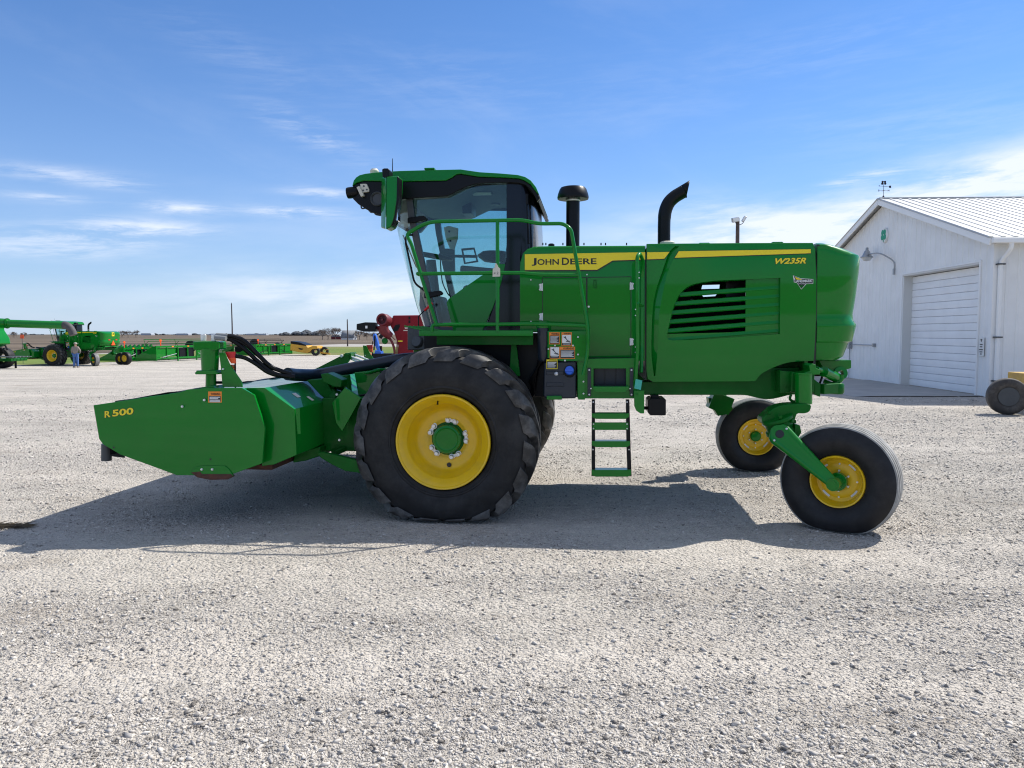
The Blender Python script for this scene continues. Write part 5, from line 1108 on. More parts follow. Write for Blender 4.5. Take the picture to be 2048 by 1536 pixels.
tag(o, 'small teal paper tag tied to the lower end of the ladder handrail', 'tag')
# ------------------------------------------------------------------ barn
BO = Vector((12.40, 20.0, 0)); bang = math.atan2(-.04, .999)      # local y runs along the gable wall (away), local x along the long wall
barn = empty('barn', BO, bang)
tag(barn, 'white metal-clad barn with roll-up door and ribbed pale roof at the right', 'barn')
WALLM = mat('white_cladding', (.82, .82, .81), .5, var=.05, vscale=1.5, dirt=(.66, .63, .56), dirt_amt=.25, dirt_scale=.8)
ROOFM = mat('roof_metal', (.47, .47, .455), .5, metal=.1, var=.08, vscale=1.2)
TRIM = mat('white_trim', (.84, .84, .83), .45); DOORM = mat('door_panel_white', (.88, .88, .88), .42, var=.04, vscale=2); JAMB = mat('door_jamb', (.66, .65, .62), .6); GALV = mat('galvanised', (.35, .36, .37), .4, metal=.6, var=.15)
HW, EZ, PZ, BL = 6.39, 4.10, 6.12, 26.0
def gable_z(y): return PZ - abs(y - HW) * (PZ - EZ) / HW
# gable wall with vertical ribs, opening for the door
DY0, DY1, DZ = .60, 4.93, 3.50
def ribs(a, b, pitch=.30):
    out = []; n = int((b - a) / pitch) + 1
    for k in range(n + 1):
        c = a + k * pitch
        for o_, d_ in ((-.04, 0), (-.02, -.012), (.02, -.012), (.04, 0)):
            if a < c + o_ < b: out.append((c + o_, d_))
    return [(a, 0)] + out + [(b, 0)]
def wall_strip(mb, a, b, z0f, z1f):
    r = ribs(a, b); mb.grid([[Vector((d, y, z0f(y))) for y, d in r], [Vector((d, y, z1f(y))) for y, d in r]])
mb = MB(); bot = lambda y: -.45; top = lambda y: gable_z(y) - .02
wall_strip(mb, 0.02, DY0, bot, top); wall_strip(mb, DY0, DY1, lambda y: DZ, top); wall_strip(mb, DY1, HW, bot, top); wall_strip(mb, HW, 2 * HW - .02, bot, top)
mb.build('gable_wall', WALLM, barn, smooth=0)
mb = MB(); r = ribs(0.05, BL); mb.grid([[Vector((x, -d_ * -1 * -1, -.45)) for x, d_ in r], [Vector((x, d_, EZ)) for x, d_ in r]]); mb.v = [(x, y if abs(y) < 1e-9 else -abs(y), z) for x, y, z in mb.v]; mb.build('long_wall', WALLM, barn, smooth=0)
mb = MB(); mb.box(.05, BL, 2 * HW - .03, 2 * HW, -.4, EZ); mb.box(BL - .05, BL, .05, 2 * HW - .05, -.4, EZ); mb.build('back_wall', WALLM, barn)
# roof slopes with raised seams
sl = (PZ - EZ) / HW; 
for s in (0, 1):
    mb = MB(); r = []
    n = 86
    for k in range(n + 1):
        c = -.25 + k * (BL + .5) / n
        for o_, d_ in ((-.03, 0), (-.018, .018), (.018, .018), (.03, 0)): r.append((c + o_, d_))
    ye, yr = (-.30, HW) if s == 0 else (2 * HW + .30, HW); ze = EZ - .30 * sl + .06; zr = PZ + .06
    mb.grid([[Vector((x, ye, ze + d_)) for x, d_ in r], [Vector((x, yr, zr + d_)) for x, d_ in r]]); o = mb.build('roof', ROOFM, barn, smooth=0); o.modifiers.new('s', 'SOLIDIFY').thickness = -.05
mb = MB()
for s in (0, 1):
    ye = -.32 if s == 0 else 2 * HW + .32
    a = Vector((-.27, ye, EZ - .32 * sl - .02)); b = Vector((-.27, HW, PZ - .02)); mb.beam(a, b, .04, .17)
mb.build('rake_trim', TRIM, barn, bevel=.006)
mb = MB(); mb.prism([(-.28, PZ + .06), (BL + .3, PZ + .06), (BL + .3, PZ + .12), (-.28, PZ + .12)], HW - .16, HW + .16); mb.build('ridge_cap', ROOFM, barn, bevel=.01)
mb = MB(); mb.box(5.2, 16, HW - .25, HW + .25, PZ + .121, PZ + .30); mb.build('ridge_vent', ROOFM, barn, bevel=.01)
mb = MB(); mb.box(-.26, BL + .2, -.44, -.325, EZ - .16, EZ - .03); mb.build('gutter', TRIM, barn, bevel=.02)
mb = MB(); mb.box(-.012, .10, -.035, .10, -.45, EZ - .13); mb.build('corner_trim', TRIM, barn)
mb = MB(); mb.tube(fillet([(.22, -.38, EZ - .12), (.22, -.38, EZ - .28), (.13, -.10, EZ - .62), (.13, -.10, .35), (.10, -.12, .16), (-.12, -.38, .05)], .12), .055, 8); dsp = mb.build('downspout', TRIM, barn, bevel=0)
for z in (3.42, 1.55, .42):
    mb = MB(); mb.box(.04, .22, -.17, -.03, z, z + .035); mb.build('spout_strap', DGR, dsp)
mb = MB(); mb.box(-.15, -.10, -.45, -.36, .0, .10); mb.build('spout_mouth', DGR, dsp)
# door
mb = MB(); nd = 16; hd_ = (DZ - .02) / nd
for k in range(nd): 
    z0 = .0 + k * hd_; mb.prism([(.29, z0 + .004), (.276, z0 + .012), (.272, z0 + hd_ * .5), (.276, z0 + hd_ - .012), (.29, z0 + hd_ - .002), (.34, z0 + hd_ - .002), (.34, z0 + .004)], DY0 + .02, DY1 - .02)
mb.build('roll_up_door', DOORM, barn, smooth=0)
mb = MB(); mb.box(.345, .36, DY0, DY1, -.3, DZ); mb.build('door_backing', DGR, barn)
mb = MB(); mb.box(0, .36, DY0 - .02, DY0 + .018, -.4, DZ + .02); mb.box(0, .36, DY1 - .018, DY1 + .02, -.4, DZ + .02); mb.box(-.03, .36, DY0 - .02, DY1 + .02, DZ - .002, DZ + .05); mb.build('door_frame', JAMB, barn, bevel=.005)
mb = MB(); mb.box(-.04, -.001, DY1 + .02, DY1 + .09, -.4, DZ + .10); mb.box(-.04, -.001, DY0 - .09, DY0 - .02, -.4, DZ + .10); mb.box(-.04, -.001, DY0 - .019, DY1 + .019, DZ + .051, DZ + .10); mb.build('door_trim', TRIM, barn, bevel=.004)
# sign panel beside the door
mb = MB(); mb.box(-.05, -.026, .20, .42, 1.06, 1.56); sgn = mb.build('door_sign', WHT, barn, bevel=.01)
mb = MB()
for (t, z, w_) in (('SHOP', 1.36, .13), ('DOOR', 1.30, .11), ('PARKING', 1.225, .17), ('ENTER', 1.165, .13), ('HERE', 1.11, .08)): mb.box(-.052, -.0505, .31 - w_ / 2, .31 + w_ / 2, z, z + .028)
for (dy, dz) in ((-.02, .02), (.02, .02), (0, -.015)): mb.lathe([(0, .001), (.022, .001), (.022, 0)], (-.051, .31 + dy, 1.48 + dz), (-1, 0, 0), 10)
mb.build('sign_print', DGR, sgn)
# round clover plaque under the gable
mb = MB(); mb.lathe([(0, .0), (.23, .0), (.25, .03), (.25, .07)], (-.075, HW - .05, 4.98), (1, 0, 0), 32); pq = mb.build('round_plaque', WHT, barn)
mb = MB(); GCL = mat('clover_green', (.0, .30, .16), .5)
for (dy, dz) in ((-.08, .10), (.08, .10), (-.10, -.06), (.10, -.06)): mb.lathe([(0, .006), (.09, .006), (.095, 0)], (-.078, HW - .05 + dy, 4.98 + dz), (-1, 0, 0), 18)
mb.box(-.084, -.077, HW - .07, HW - .03, 4.76, 4.98); mb.build('clover', GCL, pq)
# barn lamp on a goose-neck arm
def barn_lamp():
    y0 = 6.1; r_ = empty('wall_lamp', (-.03, 0, 0)); r_.parent = barn
    mb = MB(); mb.tube(crom([(-.03, 5.55, 3.75), (-.06, 5.55, 4.02), (-.22, 5.75, 4.22), (-.30, 6.15, 4.36), (-.32, 6.75, 4.40), (-.32, 6.98, 4.40)], 5), .025, 8); mb.box(-.07, -.0, 5.51, 5.59, 3.60, 3.80); o1 = mb.build('lamp_arm', GALV, barn, smooth=50)
    bpy.data.objects.remove(r_)
    mb = MB(); mb.lathe([(.0, .30), (.045, .29), (.05, .20), (.09, .16), (.12, .07), (.16, .0), (.21, -.035), (.21, -.055), (.18, -.05)], (-.32, 7.05, 4.36), (0, 0, 1), 24); mb.build('lamp_shade', GALV, o1, smooth=40)
    mb = MB(); mb.lathe([(.165, -.05), (.155, -.10), (.11, -.16), (0, -.18)], (-.32, 7.05, 4.36), (0, 0, 1), 20); mb.build('lamp_globe', mat('frosted_lens', (.55, .56, .55), .3), o1, smooth=60)
barn_lamp()
mb = MB(); mb.box(-.14, -.001, 8.9, 9.10, 1.10, 1.42); eb2 = mb.build('electrical_box', GALV, barn, bevel=.01)
mb = MB(); mb.tube([(-.06, 8.9, 1.26), (-.06, 6.95, 1.26)], .016, 8); mb.tube([(-.06, 9.0, 1.1), (-.06, 9.0, -.2)], .016, 8); mb.box(-.10, -.001, 6.85, 6.95, 1.20, 1.32); mb.build('conduit', GALV, eb2)
# weathervane: four-leaf shape over an arrow and letters
WV = mat('dark_bronze', (.03, .02, .022), .5, metal=.5); zb = PZ + .12; mb = MB()
mb.tube([(-.1, HW, zb), (-.1, HW, zb + .88)], .014, 8)
for s in (-1, 1): mb.tube([(-.1, HW + s * .10, zb - .02), (-.1, HW + s * .02, zb + .14)], .012, 6); mb.tube([(-.1 + s * .10, HW, zb - .02), (-.1 + s * .02, HW, zb + .14)], .012, 6)
ca = bang; mb.tube([(-.38, HW, zb + .72), (.26, HW, zb + .66)], .012, 6); mb.prism([(-.42, zb + .72), (-.34, zb + .755), (-.34, zb + .69)], HW - .006, HW + .006); mb.prism([(.20, zb + .66), (.25, zb + .74), (.36, zb + .72), (.32, zb + .66), (.36, zb + .60), (.25, zb + .59)], HW - .006, HW + .006)
mb.tube([(-.34, HW, zb + .44), (.14, HW, zb + .44)], .008, 6); mb.tube([(-.1, HW - .24, zb + .44), (-.1, HW + .24, zb + .44)], .008, 6); mb.lathe([(0, .04), (.04, 0), (0, -.04)], (-.1, HW, zb + .44), (0, 0, 1), 10)
VS_ = Matrix.Translation((-.1, HW, zb)) @ Matrix.Scale(.56, 4) @ Matrix.Translation((.1, -HW, -zb)); wv = mb.build('weathervane', WV, barn, xf=VS_)
mb = MB()
for (dx, dz) in ((-.07, .16), (.07, .16), (-.09, .05), (.09, .05)): mb.lathe([(0, .006), (.068, .006), (.068, -.006), (0, -.006)], (-.1 + dx, HW, zb + .80 + dz), (0, 1, 0), 14)
mb.build('clover_ornament', WV, wv, xf=VS_)
mb = MB(); text_quad(mb, 'S', (Vector((-.43, HW, zb + .39)), Vector((-.34, HW, zb + .39)), Vector((-.43, HW, zb + .50))), .03); text_quad(mb, 'N', (Vector((.15, HW, zb + .39)), Vector((.25, HW, zb + .39)), Vector((.15, HW, zb + .50))), .03); mb.build('compass_letter', WV, wv, xf=VS_)
# apron of concrete in front of the door
mb = MB(); cs = []
for i in range(9):
    row = []
    for j in range(9): x = BO.x - 3.4 + 3.4 * i / 8; y = 20.2 + 7.2 * j / 8; row.append(Vector((x + .04 * (y - 20), y, gz(x, y) + .004 + (.02 if i > 0 else 0))))
    cs.append(row)
o = mb.grid(cs).build('concrete_apron', M_CONC, smooth=60); tag(o, kind='structure')

# ------------------------------------------------------------------ yellow implement by the barn
YE = mat('weathered_yellow', (.55, .34, .06), .55, var=.12, dirt=(.25, .17, .08), dirt_amt=.5, dirt_scale=4)
g0 = at_depth(2020, 825, 15.6); sx, sy = g0.x, g0.y
scr = empty('box_scraper', (sx, sy, 0), R(-8)); tag(scr, 'tan yellow earth scraper with grey tyre and orange triangle cut by the right frame edge', 'scraper')
def plain_tyre(mb, c, ax, Ro, w, ri):
    h = w / 2; mb.lathe([(ri, -h * .7), (ri + .25 * (Ro - ri), -h * .95), (ri + .55 * (Ro - ri), -h), (Ro * .93, -h * .9), (Ro * .985, -h * .72), (Ro, -h * .3), (Ro, h * .3), (Ro * .985, h * .72), (Ro * .93, h * .9), (ri + .55 * (Ro - ri), h), (ri + .25 * (Ro - ri), h * .95), (ri, h * .7)], c, ax, 56, close=True)
WR_ = mat('worn_rubber', (.045, .040, .036), .75, var=.3, vscale=6, dirt=(.20, .18, .16), dirt_amt=.5, dirt_scale=4)
for x_ in (0, 2.4):
    mb = MB(); plain_tyre(mb, (x_, .14, .375), (.2, 1, 0), .375, .28, .18); ty = mb.build('wheel', WR_, scr, smooth=40)
    mb = MB(); mb.lathe([(.19, .02), (.17, .06), (.14, .10), (.06, .12), (0, .10)], (x_ - .028, .0, .375), (.2, 1, 0), 32); mb.build('rim', DGR, ty, smooth=40)
mb = MB(); mb.prism([(.49, .47), (.52, .90), (3.3, .90), (3.3, .44)], -.46, -.42); mb.build('rear_plate', YE, scr, bevel=.006)
mb = MB(); mb.box(.80, 2.1, -.415, 1.9, .35, .80); mb.build('bowl', YE, scr, bevel=.02)
mb = MB(); mb.box(.52, 2.5, -.40, -.28, .30, .44); mb.cyl((0, .14, .375), (2.4, .14, .375), .05, n=16); mb.build('axle_frame', YE, scr, bevel=.006)
mb = MB(); mb.add([(.64, -.475, .57), (1.04, -.475, .57), (.84, -.475, .88), (.64, -.463, .57), (1.04, -.463, .57), (.84, -.463, .88)], [(0, 1, 2), (5, 4, 3), (0, 3, 4, 1), (1, 4, 5, 2), (2, 5, 3, 0)]); mb.build('slow_vehicle_triangle', ORG, scr)

# ------------------------------------------------------------------ light pole, utility poles, marker
WOOD = mat('weathered_pole', (.075, .055, .05), .85, var=.25, vscale=3)
def pole(name, px, ytop, Y, base, r0, r1, label, cat, group=None):
    t = at_depth(px, ytop, Y); o = empty(name, (t.x, t.y, base)); tag(o, label, cat, group); mb = MB(); mb.tube([(0, 0, 0), (.03, 0, (t.z - base) * .5), (0.0, 0, t.z - base)], [r0, (r0 + r1) / 2, r1], 10); p_ = mb.build('pole', WOOD, o, smooth=60); return o, p_, t.z - base
o, p_, h = pole('light_pole', 1475.5, 437, 46, -.3, .16, .11, 'dark wooden yard light pole with two floodlights behind the green hood', 'light pole')
for (dx, dz, rz, sz) in ((-.18, -.10, -.35, (.42, .25, .26)), (.33, -.05, .9, (.14, .25, .36))):
    mb = MB(); mb.cbox((dx, -.15, h + dz), sz, (R(12), rz * .55, 0)); fl = mb.build('floodlight', GALV, p_, bevel=.03)
    mb = MB(); mb.cbox((dx - (.0 if dx < 0 else .03), -.29, h + dz), (sz[0] * .85, .02, sz[2] * .8), (R(12), rz * .55, 0)); mb.build('lens', LENS, fl)
    mb = MB(); mb.tube(crom([(0, -.02, h - .38), (dx * .5, -.1, h - .36), (dx * .95, -.12, h - .24)], 4), .02, 6); mb.build('bracket', DGR, fl)
_, p_, h = pole('utility_pole', 463, 608, 150, -.75, .15, .10, 'tall thin dark pole standing beyond the field edge above the hydraulic motor', 'utility pole')
mb = MB(); mb.cyl((0, 0, h), (0, 0, h + .25), .07, n=8); mb.build('pole_cap', DGR, p_)
_, p_, h = pole('utility_pole', 694.5, 640, 150, -.75, .14, .10, 'short weathered pole in front of the white farmhouse', 'utility pole')
mb = MB(); mb.cyl((0, 0, h), (0, 0, h + .2), .07, n=8); mb.build('pole_cap', DGR, p_)
t = at_depth(44, 672, 62); o = empty('field_marker', (t.x, t.y, gz(t.x, t.y))); tag(o, 'orange reflective marker on a thin post at the far left field edge', 'marker')
mb = MB(); mb.cyl((0, 0, 0), (0, 0, t.z + .6), .02, n=6); mb.build('post', DGR, o)
mb = MB(); mb.prism([(-.14, t.z + .55), (.14, t.z + .55), (.14, t.z + .75), (-.14, t.z + .75)], -.012, .012); mb.prism([(-.14, t.z + .76), (.14, t.z + .76), (.14, t.z + .86), (-.14, t.z + .86)], -.012, .012); mb.build('reflector', ORG, o)

# ------------------------------------------------------------------ second windrower in the distance (copy of the first with its own place)
w2 = copy_tree(wr); w2.name = 'windrower.001'
w2['label'] = 'distant green windrower standing beside a person, seen from its rear corner'
g = at_depth(104, 730, 58); w2.scale = (1.06,) * 3; w2.location = (g.x, g.y, gz(g.x, g.y)); w2.rotation_euler = (0, 0, -R(11))
# ------------------------------------------------------------------ person
SKIN = mat('skin', (.42, .24, .17), .6); SHIRT = mat('tan_grey_jacket', (.27, .23, .20), .85, var=.1); JEAN = mat('blue_jeans', (.07, .15, .36), .85, var=.2, vscale=12); CAP = mat('grey_cap', (.35, .33, .28), .8); SHOE = mat('boots', (.20, .17, .15), .8)
g = at_depth(476, 0, 1); t = at_depth(152, 732, 54.5); pe = empty('person', (t.x, t.y, gz(t.x, t.y)), R(4)); tag(pe, 'person in a tan-grey jacket, blue jeans and cap, standing with back turned', 'person')
def skin(name, pts, edges, radii, m, parent, root=0):
    me = bpy.data.meshes.new(name); me.from_pydata(pts, edges, []); me.materials.append(m); o = bpy.data.objects.new(name, me); COL.objects.link(o); o.parent = parent
    sk_ = o.modifiers.new('skin', 'SKIN'); sk_.use_smooth_shade = True
    for i, r in enumerate(radii): me.skin_vertices[0].data[i].radius = (r, r) if not isinstance(r, tuple) else r
    me.skin_vertices[0].data[root].use_root = True
    s_ = o.modifiers.new('sub', 'SUBSURF'); s_.levels = 1; s_.render_levels = 2; return o
J = dict(pel=(0, 0, .95), wai=(0, 0, 1.08), che=(0, .01, 1.30), nec=(0, 0, 1.49), hd0=(0, -.0, 1.58), hd1=(0, .02, 1.70), sl=(-.19, 0, 1.42), el=(-.27, .03, 1.15), wl=(-.25, .12, .92), fl=(-.24, .15, .83), sr=(.19, 0, 1.42), er=(.30, .06, 1.17), wr_=(.20, .20, 1.02), fr_=(.15, .24, .98), hl=(-.10, 0, .90), kl=(-.12, .03, .50), al=(-.13, 0, .08), tl=(-.14, .16, .04), hr=(.10, 0, .90), kr=(.11, .02, .50), ar=(.12, 0, .08), tr=(.14, .16, .04))
ks = list(J); ix = {k: i for i, k in enumerate(ks)}
def E(*l): return [(ix[a], ix[b]) for a, b in l]
body = skin('body', [J[k] for k in ks], E(('pel', 'wai'), ('wai', 'che'), ('che', 'nec'), ('nec', 'hd0'), ('hd0', 'hd1'), ('che', 'sl'), ('sl', 'el'), ('el', 'wl'), ('wl', 'fl'), ('che', 'sr'), ('sr', 'er'), ('er', 'wr_'), ('wr_', 'fr_'), ('pel', 'hl'), ('hl', 'kl'), ('kl', 'al'), ('al', 'tl'), ('pel', 'hr'), ('hr', 'kr'), ('kr', 'ar'), ('ar', 'tr')),
     [.14, .13, .15, .06, .085, .09, .07, .045, .032, .035, .07, .045, .032, .035, .09, .06, .045, .035, .09, .06, .045, .035], SKIN, pe)
def sub(name, keys, edges, radii, m):
    loc = {k: i for i, k in enumerate(keys)}; return skin(name, [J[k] for k in keys], [(loc[a], loc[b]) for a, b in edges], radii, m, pe)
sub('jacket', ['pel', 'wai', 'che', 'nec', 'sl', 'el', 'wl', 'sr', 'er', 'wr_'], [('pel', 'wai'), ('wai', 'che'), ('che', 'nec'), ('che', 'sl'), ('sl', 'el'), ('el', 'wl'), ('che', 'sr'), ('sr', 'er'), ('er', 'wr_')], [(.20, .15), (.19, .15), (.21, .16), .075, .09, .065, .05, .09, .065, .05], SHIRT)
sub('jeans', ['pel', 'hl', 'kl', 'al', 'hr', 'kr', 'ar'], [('pel', 'hl'), ('hl', 'kl'), ('kl', 'al'), ('pel', 'hr'), ('hr', 'kr'), ('kr', 'ar')], [.16, .115, .085, .07, .115, .085, .07], JEAN)
mb = MB(); mb.lathe([(0, .11), (.08, .09), (.11, .04), (.115, 0), (0, 0)], (0, .02, 1.68), (0, 0, 1), 20); mb.box(-.07, .07, .10, .22, 1.675, 1.69); mb.build('cap', CAP, pe, smooth=50)
for s in (-1, 1): mb = MB(); mb.cbox((s * .13, .06, .05), (.10, .29, .10)); mb.build('boot', SHOE, pe, bevel=.03)

# ------------------------------------------------------------------ combine at the left edge
cg = at_depth(-75, 735, 52); co = empty('combine', (cg.x, cg.y, gz(cg.x, cg.y)), R(-4)); tag(co, 'green combine cut by the left frame edge with its unloading auger swung out', 'combine')
def cp(px, py, Y): q = at_depth(px, py, Y); M = Matrix.Rotation(-R(-4), 4, 'Z'); return M @ (q - Vector((cg.x, cg.y, gz(cg.x, cg.y))))
mb = MB(); a = cp(-10, 646, 52); b = cp(127, 650.5, 52); a2 = a + (a - b) * .12; mb.tube([a2, a, a.lerp(b, .2)], [.45, .34, .31], 20); mb.tube([a.lerp(b, .19), b], .262 , 24); aug = mb.build('unloading_auger', G, co, smooth=50)
mb = MB(); pts = [cp(122, 634.5 + 6, 52), cp(131, 636, 52), cp(138, 643, 52), cp(143, 651, 52)]
pts = [cp(119, 633.5, 52), cp(128, 634, 52), cp(136, 639, 52), cp(142, 647, 52)]
b_ = b; pts = [b_, b_ + Vector((.18, 0, .0)), b_ + Vector((.40, 0, -.14)), b_ + Vector((.58, 0, -.40)), b_ + Vector((.68, 0, -.66))]
mb.tube(crom(pts, 5), .25, 20); mb.build('auger_spout', mat('grey_rubber_spout', (.07, .065, .065), .7, var=.2), aug, smooth=60)
mb = MB(); mb.cyl(a.lerp(b, .17), a.lerp(b, .185), .35, n=20); mb.build('auger_collar', GD, aug)
mb = MB(); P_ = lambda x, y: (lambda q: (q.x, q.z))(cp(x, y, 53.4))
mb.prism([P_(-170, 622), P_(-2, 626), P_(6, 640), P_(13, 640), P_(13, 660), P_(24, 676), P_(26, 688), P_(14, 692), P_(0, 696), P_(-60, 705), P_(-170, 705)], -1.4, 1.4); hull = mb.build('combine_body', G, co, bevel=.10)
mb = MB(); mb.prism([P_(8, 648), P_(22, 649), P_(24, 660), P_(9, 660)], -1.45, -1.0); mb.build('side_screen', BLK, hull, bevel=.02)
mb = MB(); mb.prism([P_(17, 669), P_(22, 668), P_(23, 676), P_(17, 676)], -1.5, -1.43); mb.build('tail_light', ORG, hull); mb = MB(); mb.prism([P_(5, 671), P_(11, 675), P_(15, 678), P_(13, 680), P_(6, 677)], -1.5, -1.43); mb.build('tail_light', RED, hull)
for (x, r) in ((-130, 1.0), (-20, .70)):
    mb = MB(); q = cp(x, 700, 52); plain_tyre(mb, (q.x, -1.35, r), (0, 1, 0), r, .7, r * .5); w_ = mb.build('wheel', RUB, co, smooth=40); mb = MB(); mb.lathe([(r * .5, 0), (r * .46, .1), (r * .2, .2), (0, .2)], (q.x, -1.66, r), (0, 1, 0), 28); mb.build('rim', YEL, w_, smooth=40)
    mb = MB(); plain_tyre(mb, (q.x, 1.35, r), (0, 1, 0), r, .7, r * .5); mb.build('wheel', RUB, co, smooth=40)
mb = MB(); mb.tube([cp(2, 694, 51), cp(7, 702, 51)], .06, 6); mb.tube([cp(10, 690, 51), cp(15, 700, 51)], .06, 6); mb.build('chopper_legs', BLK, co)
# light header trailing beside the combine
hg = at_depth(10, 722, 53); ho = empty('forage_reel', (hg.x, hg.y, gz(hg.x, hg.y)), R(-4)); tag(ho, 'low green implement with pale rails lying below the combine at the left edge', 'implement')
mb = MB(); mb.box(-2.4, .9, -.6, 1, .50, .68); mb.build('deck', GD, ho, bevel=.03)
mb = MB()
for k in range(6): mb.beam((-2.4, -1 + .35 * k, .86), (1.35, -1 + .35 * k, .80), .07, .05)
mb.build('rails', GALV, ho)
for x in (-1.8, .6): mb = MB(); mb.box(x, x + .10, .1, .2, 0, .50); mb.build('leg', BLK, ho)

# ------------------------------------------------------------------ platform headers parked in a row
def platform(p0, p1, Hh, label, dark=False, snouts=False):
    """low wide harvesting header; p0,p1 = ground points (px, py, depth) of its near corners"""
    a = at_depth(*p0); b = at_depth(*p1); a.z = gz(a.x, a.y); L = math.hypot(b.x - a.x, b.y - a.y); ang = math.atan2(b.y - a.y, b.x - a.x)
    o = empty('harvesting_header', a, ang); tag(o, label, 'header', 'green harvesting headers parked in a row'); D = 1.5
    mb = MB(); mb.beam((0, 0, Hh), (L, 0, Hh), .14, .16); mb.beam((0, 0, .30), (L, 0, .30), .14, .14); mb.beam((0, .5, .16), (L, .5, .16), .2, .1)
    n = max(3, int(L / 1.25))
    for k in range(n + 1): x = L * k / n; mb.box(x - .05, x + .05, -.05, .05, .30, Hh)
    fr_ = mb.build('frame', G, o, bevel=.01)
    for k in range(n):
        x0, x1 = L * k / n, L * (k + 1) / n
        if abs((x0 + x1) / 2 - L * .5) < L * .13: continue
        mb = MB(); mb.box(x0 + .06, x1 - .06, .02, .06, .42, Hh - .12); mb.build('back_panel', G, fr_)
    mb = MB(); mb.box(L * .38, L * .62, .07, .3, .35, Hh - .15); mb.build('feed_opening', BLK, fr_)
    for x in (0, L):
        mb = MB(); mb.prism_z([(x - .05, -.1), (x + .05, -.1), (x + .05, D), (x - .05, D)], .1, .2); mb.add([(x - .06, -.1, .1), (x - .06, D + .9, .1), (x - .06, D + .7, .35), (x - .06, .2, Hh + .05), (x - .06, -.1, Hh + .05), (x + .06, -.1, .1), (x + .06, D + .9, .1), (x + .06, D + .7, .35), (x + .06, .2, Hh + .05), (x + .06, -.1, Hh + .05)], [(0, 1, 2, 3, 4), (9, 8, 7, 6, 5)] + [(i, (i + 1) % 5, 5 + (i + 1) % 5, 5 + i) for i in range(5)]); mb.build('end_shield', G, o, bevel=.01)
    mb = MB(); mb.tube([(L * .08, -.12, .38), (L * .30, -.12, .66)], .035, 8); mb.tube([(L * .66, -.12, .66), (L * .80, -.12, .40)], .035, 8); mb.build('drive_shaft', GALV if not dark else BLK, o)
    for x in (L * .25, L * .5, L * .76): mb = MB(); mb.box(x - .12, x + .12, -.10, -.075, Hh - .04, Hh + .05); mb.build('amber_marker', ORD, fr_)
    for x in (L * .33, L * .64): mb = MB(); mb.box(x - .05, x + .05, -.12, -.04, 0, Hh * .9); mb.build('stand_leg', G, fr_)
    if snouts:
        for k in range(int(L / .6)):
            x = .3 + k * .6; mb = MB(); mb.add([(x - .18, .3, Hh + .1), (x + .18, .3, Hh + .1), (x, .3, Hh + .38), (x - .05, 2.2, .3), (x + .05, 2.2, .3), (x, 2.2, .4)], [(0, 1, 2), (5, 4, 3), (0, 3, 4, 1), (1, 4, 5, 2), (2, 5, 3, 0)]); mb.build('divider', G, o, bevel=.02)
    else:
        mb = MB(); zr = Hh + .12
        for s in range(5):
            aa = s * math.pi * .4; mb.tube([(.2, D * .8 + .42 * math.cos(aa), zr + .1 + .42 * math.sin(aa)), (L - .2, D * .8 + .42 * math.cos(aa), zr + .1 + .42 * math.sin(aa))], .03, 6)
        for x in (.2, L * .5, L - .2):
            for s in range(5): aa = s * math.pi * .4; mb.tube([(x, D * .8, zr + .1), (x, D * .8 + .42 * math.cos(aa), zr + .1 + .42 * math.sin(aa))], .02, 5)
        mb.build('reel', BLK if dark else GD, o)
    mb = MB(); mb.box(L * .12, L * .13, .3, .34, Hh, Hh + .5); mb.prism([(L * .12 - .1, Hh + .45), (L * .12 + .15, Hh + .45), (L * .12 + .15, Hh + .62), (L * .12 - .1, Hh + .62)], .3, .33); mb.build('warning_reflector', ORG, o)
    return o
platform((247, 727, 66), (318, 722, 71), 1.15, 'green corn header with slanting row dividers right behind the distant windrower', snouts=True)
platform((312, 724, 66), (432, 716, 74), 1.30, 'long green harvesting header parked between the corn header and the hydraulic motor')
platform((445, 713, 86), (512, 711, 88), 1.15, 'green harvesting header with black reel seen just behind the hydraulic hoses', dark=True)
platform((512, 712, 84), (583, 708, 90), 1.20, 'green harvesting header at the right end of the row beside the yellow scraper', dark=True)
# gauge wheel standing next to the row
g = at_depth(248, 729, 60); wo = empty('transport_wheel', (g.x, g.y, gz(g.x, g.y)), R(-25)); tag(wo, 'black transport wheel with yellow rim in front of the corn header', 'wheel')
mb = MB(); plain_tyre(mb, (0, .2, .50), (0, 1, 0), .50, .38, .26); mb.build('tyre', RUBR, wo, smooth=40); mb = MB(); mb.lathe([(.26, .0), (.24, .06), (.12, .12), (0, .10)], (0, .02, .50), (0, 1, 0), 28); mb.build('rim', YEL, wo, smooth=40)
mb = MB(); mb.beam((0, .4, .5), (-.2, 1.0, 1.1), .1, .1); mb.build('arm', G, wo)
for (px, py, D_, lab) in ((383, 713, 84, 'large dark tyre lying behind the long green header'), (510, 708, 100, 'large dark roller tyre behind the hydraulic hoses'), (556, 707, 100, 'dark roller tyre beside the yellow scraper')):
    g = at_depth(px, py, D_); gz_ = gz(g.x, g.y); o = MB(); plain_tyre(o, (0, 0, .0), (0, 1, 0), .62, .5, .3); o.lathe([(.3, -.2), (.28, -.1), (0, -.08)], (0, 0, 0), (0, 1, 0), 20); o = o.build('roller_tyre', RUBR, None, smooth=40); o.location = (g.x, g.y, at_depth(px, 692 if px < 400 else (687 if px < 540 else 695), D_).z); tag(o, lab, 'tyre')
    z0 = o.location.z; s_ = MB(); s_.box(-.9, .9, -.1, .1, -.15, .0); s_.box(-.85, -.7, -.1, .1, gz_ - z0, -.15); s_.box(.7, .85, -.1, .1, gz_ - z0, -.15); s_.build('support_frame', BLK, o)

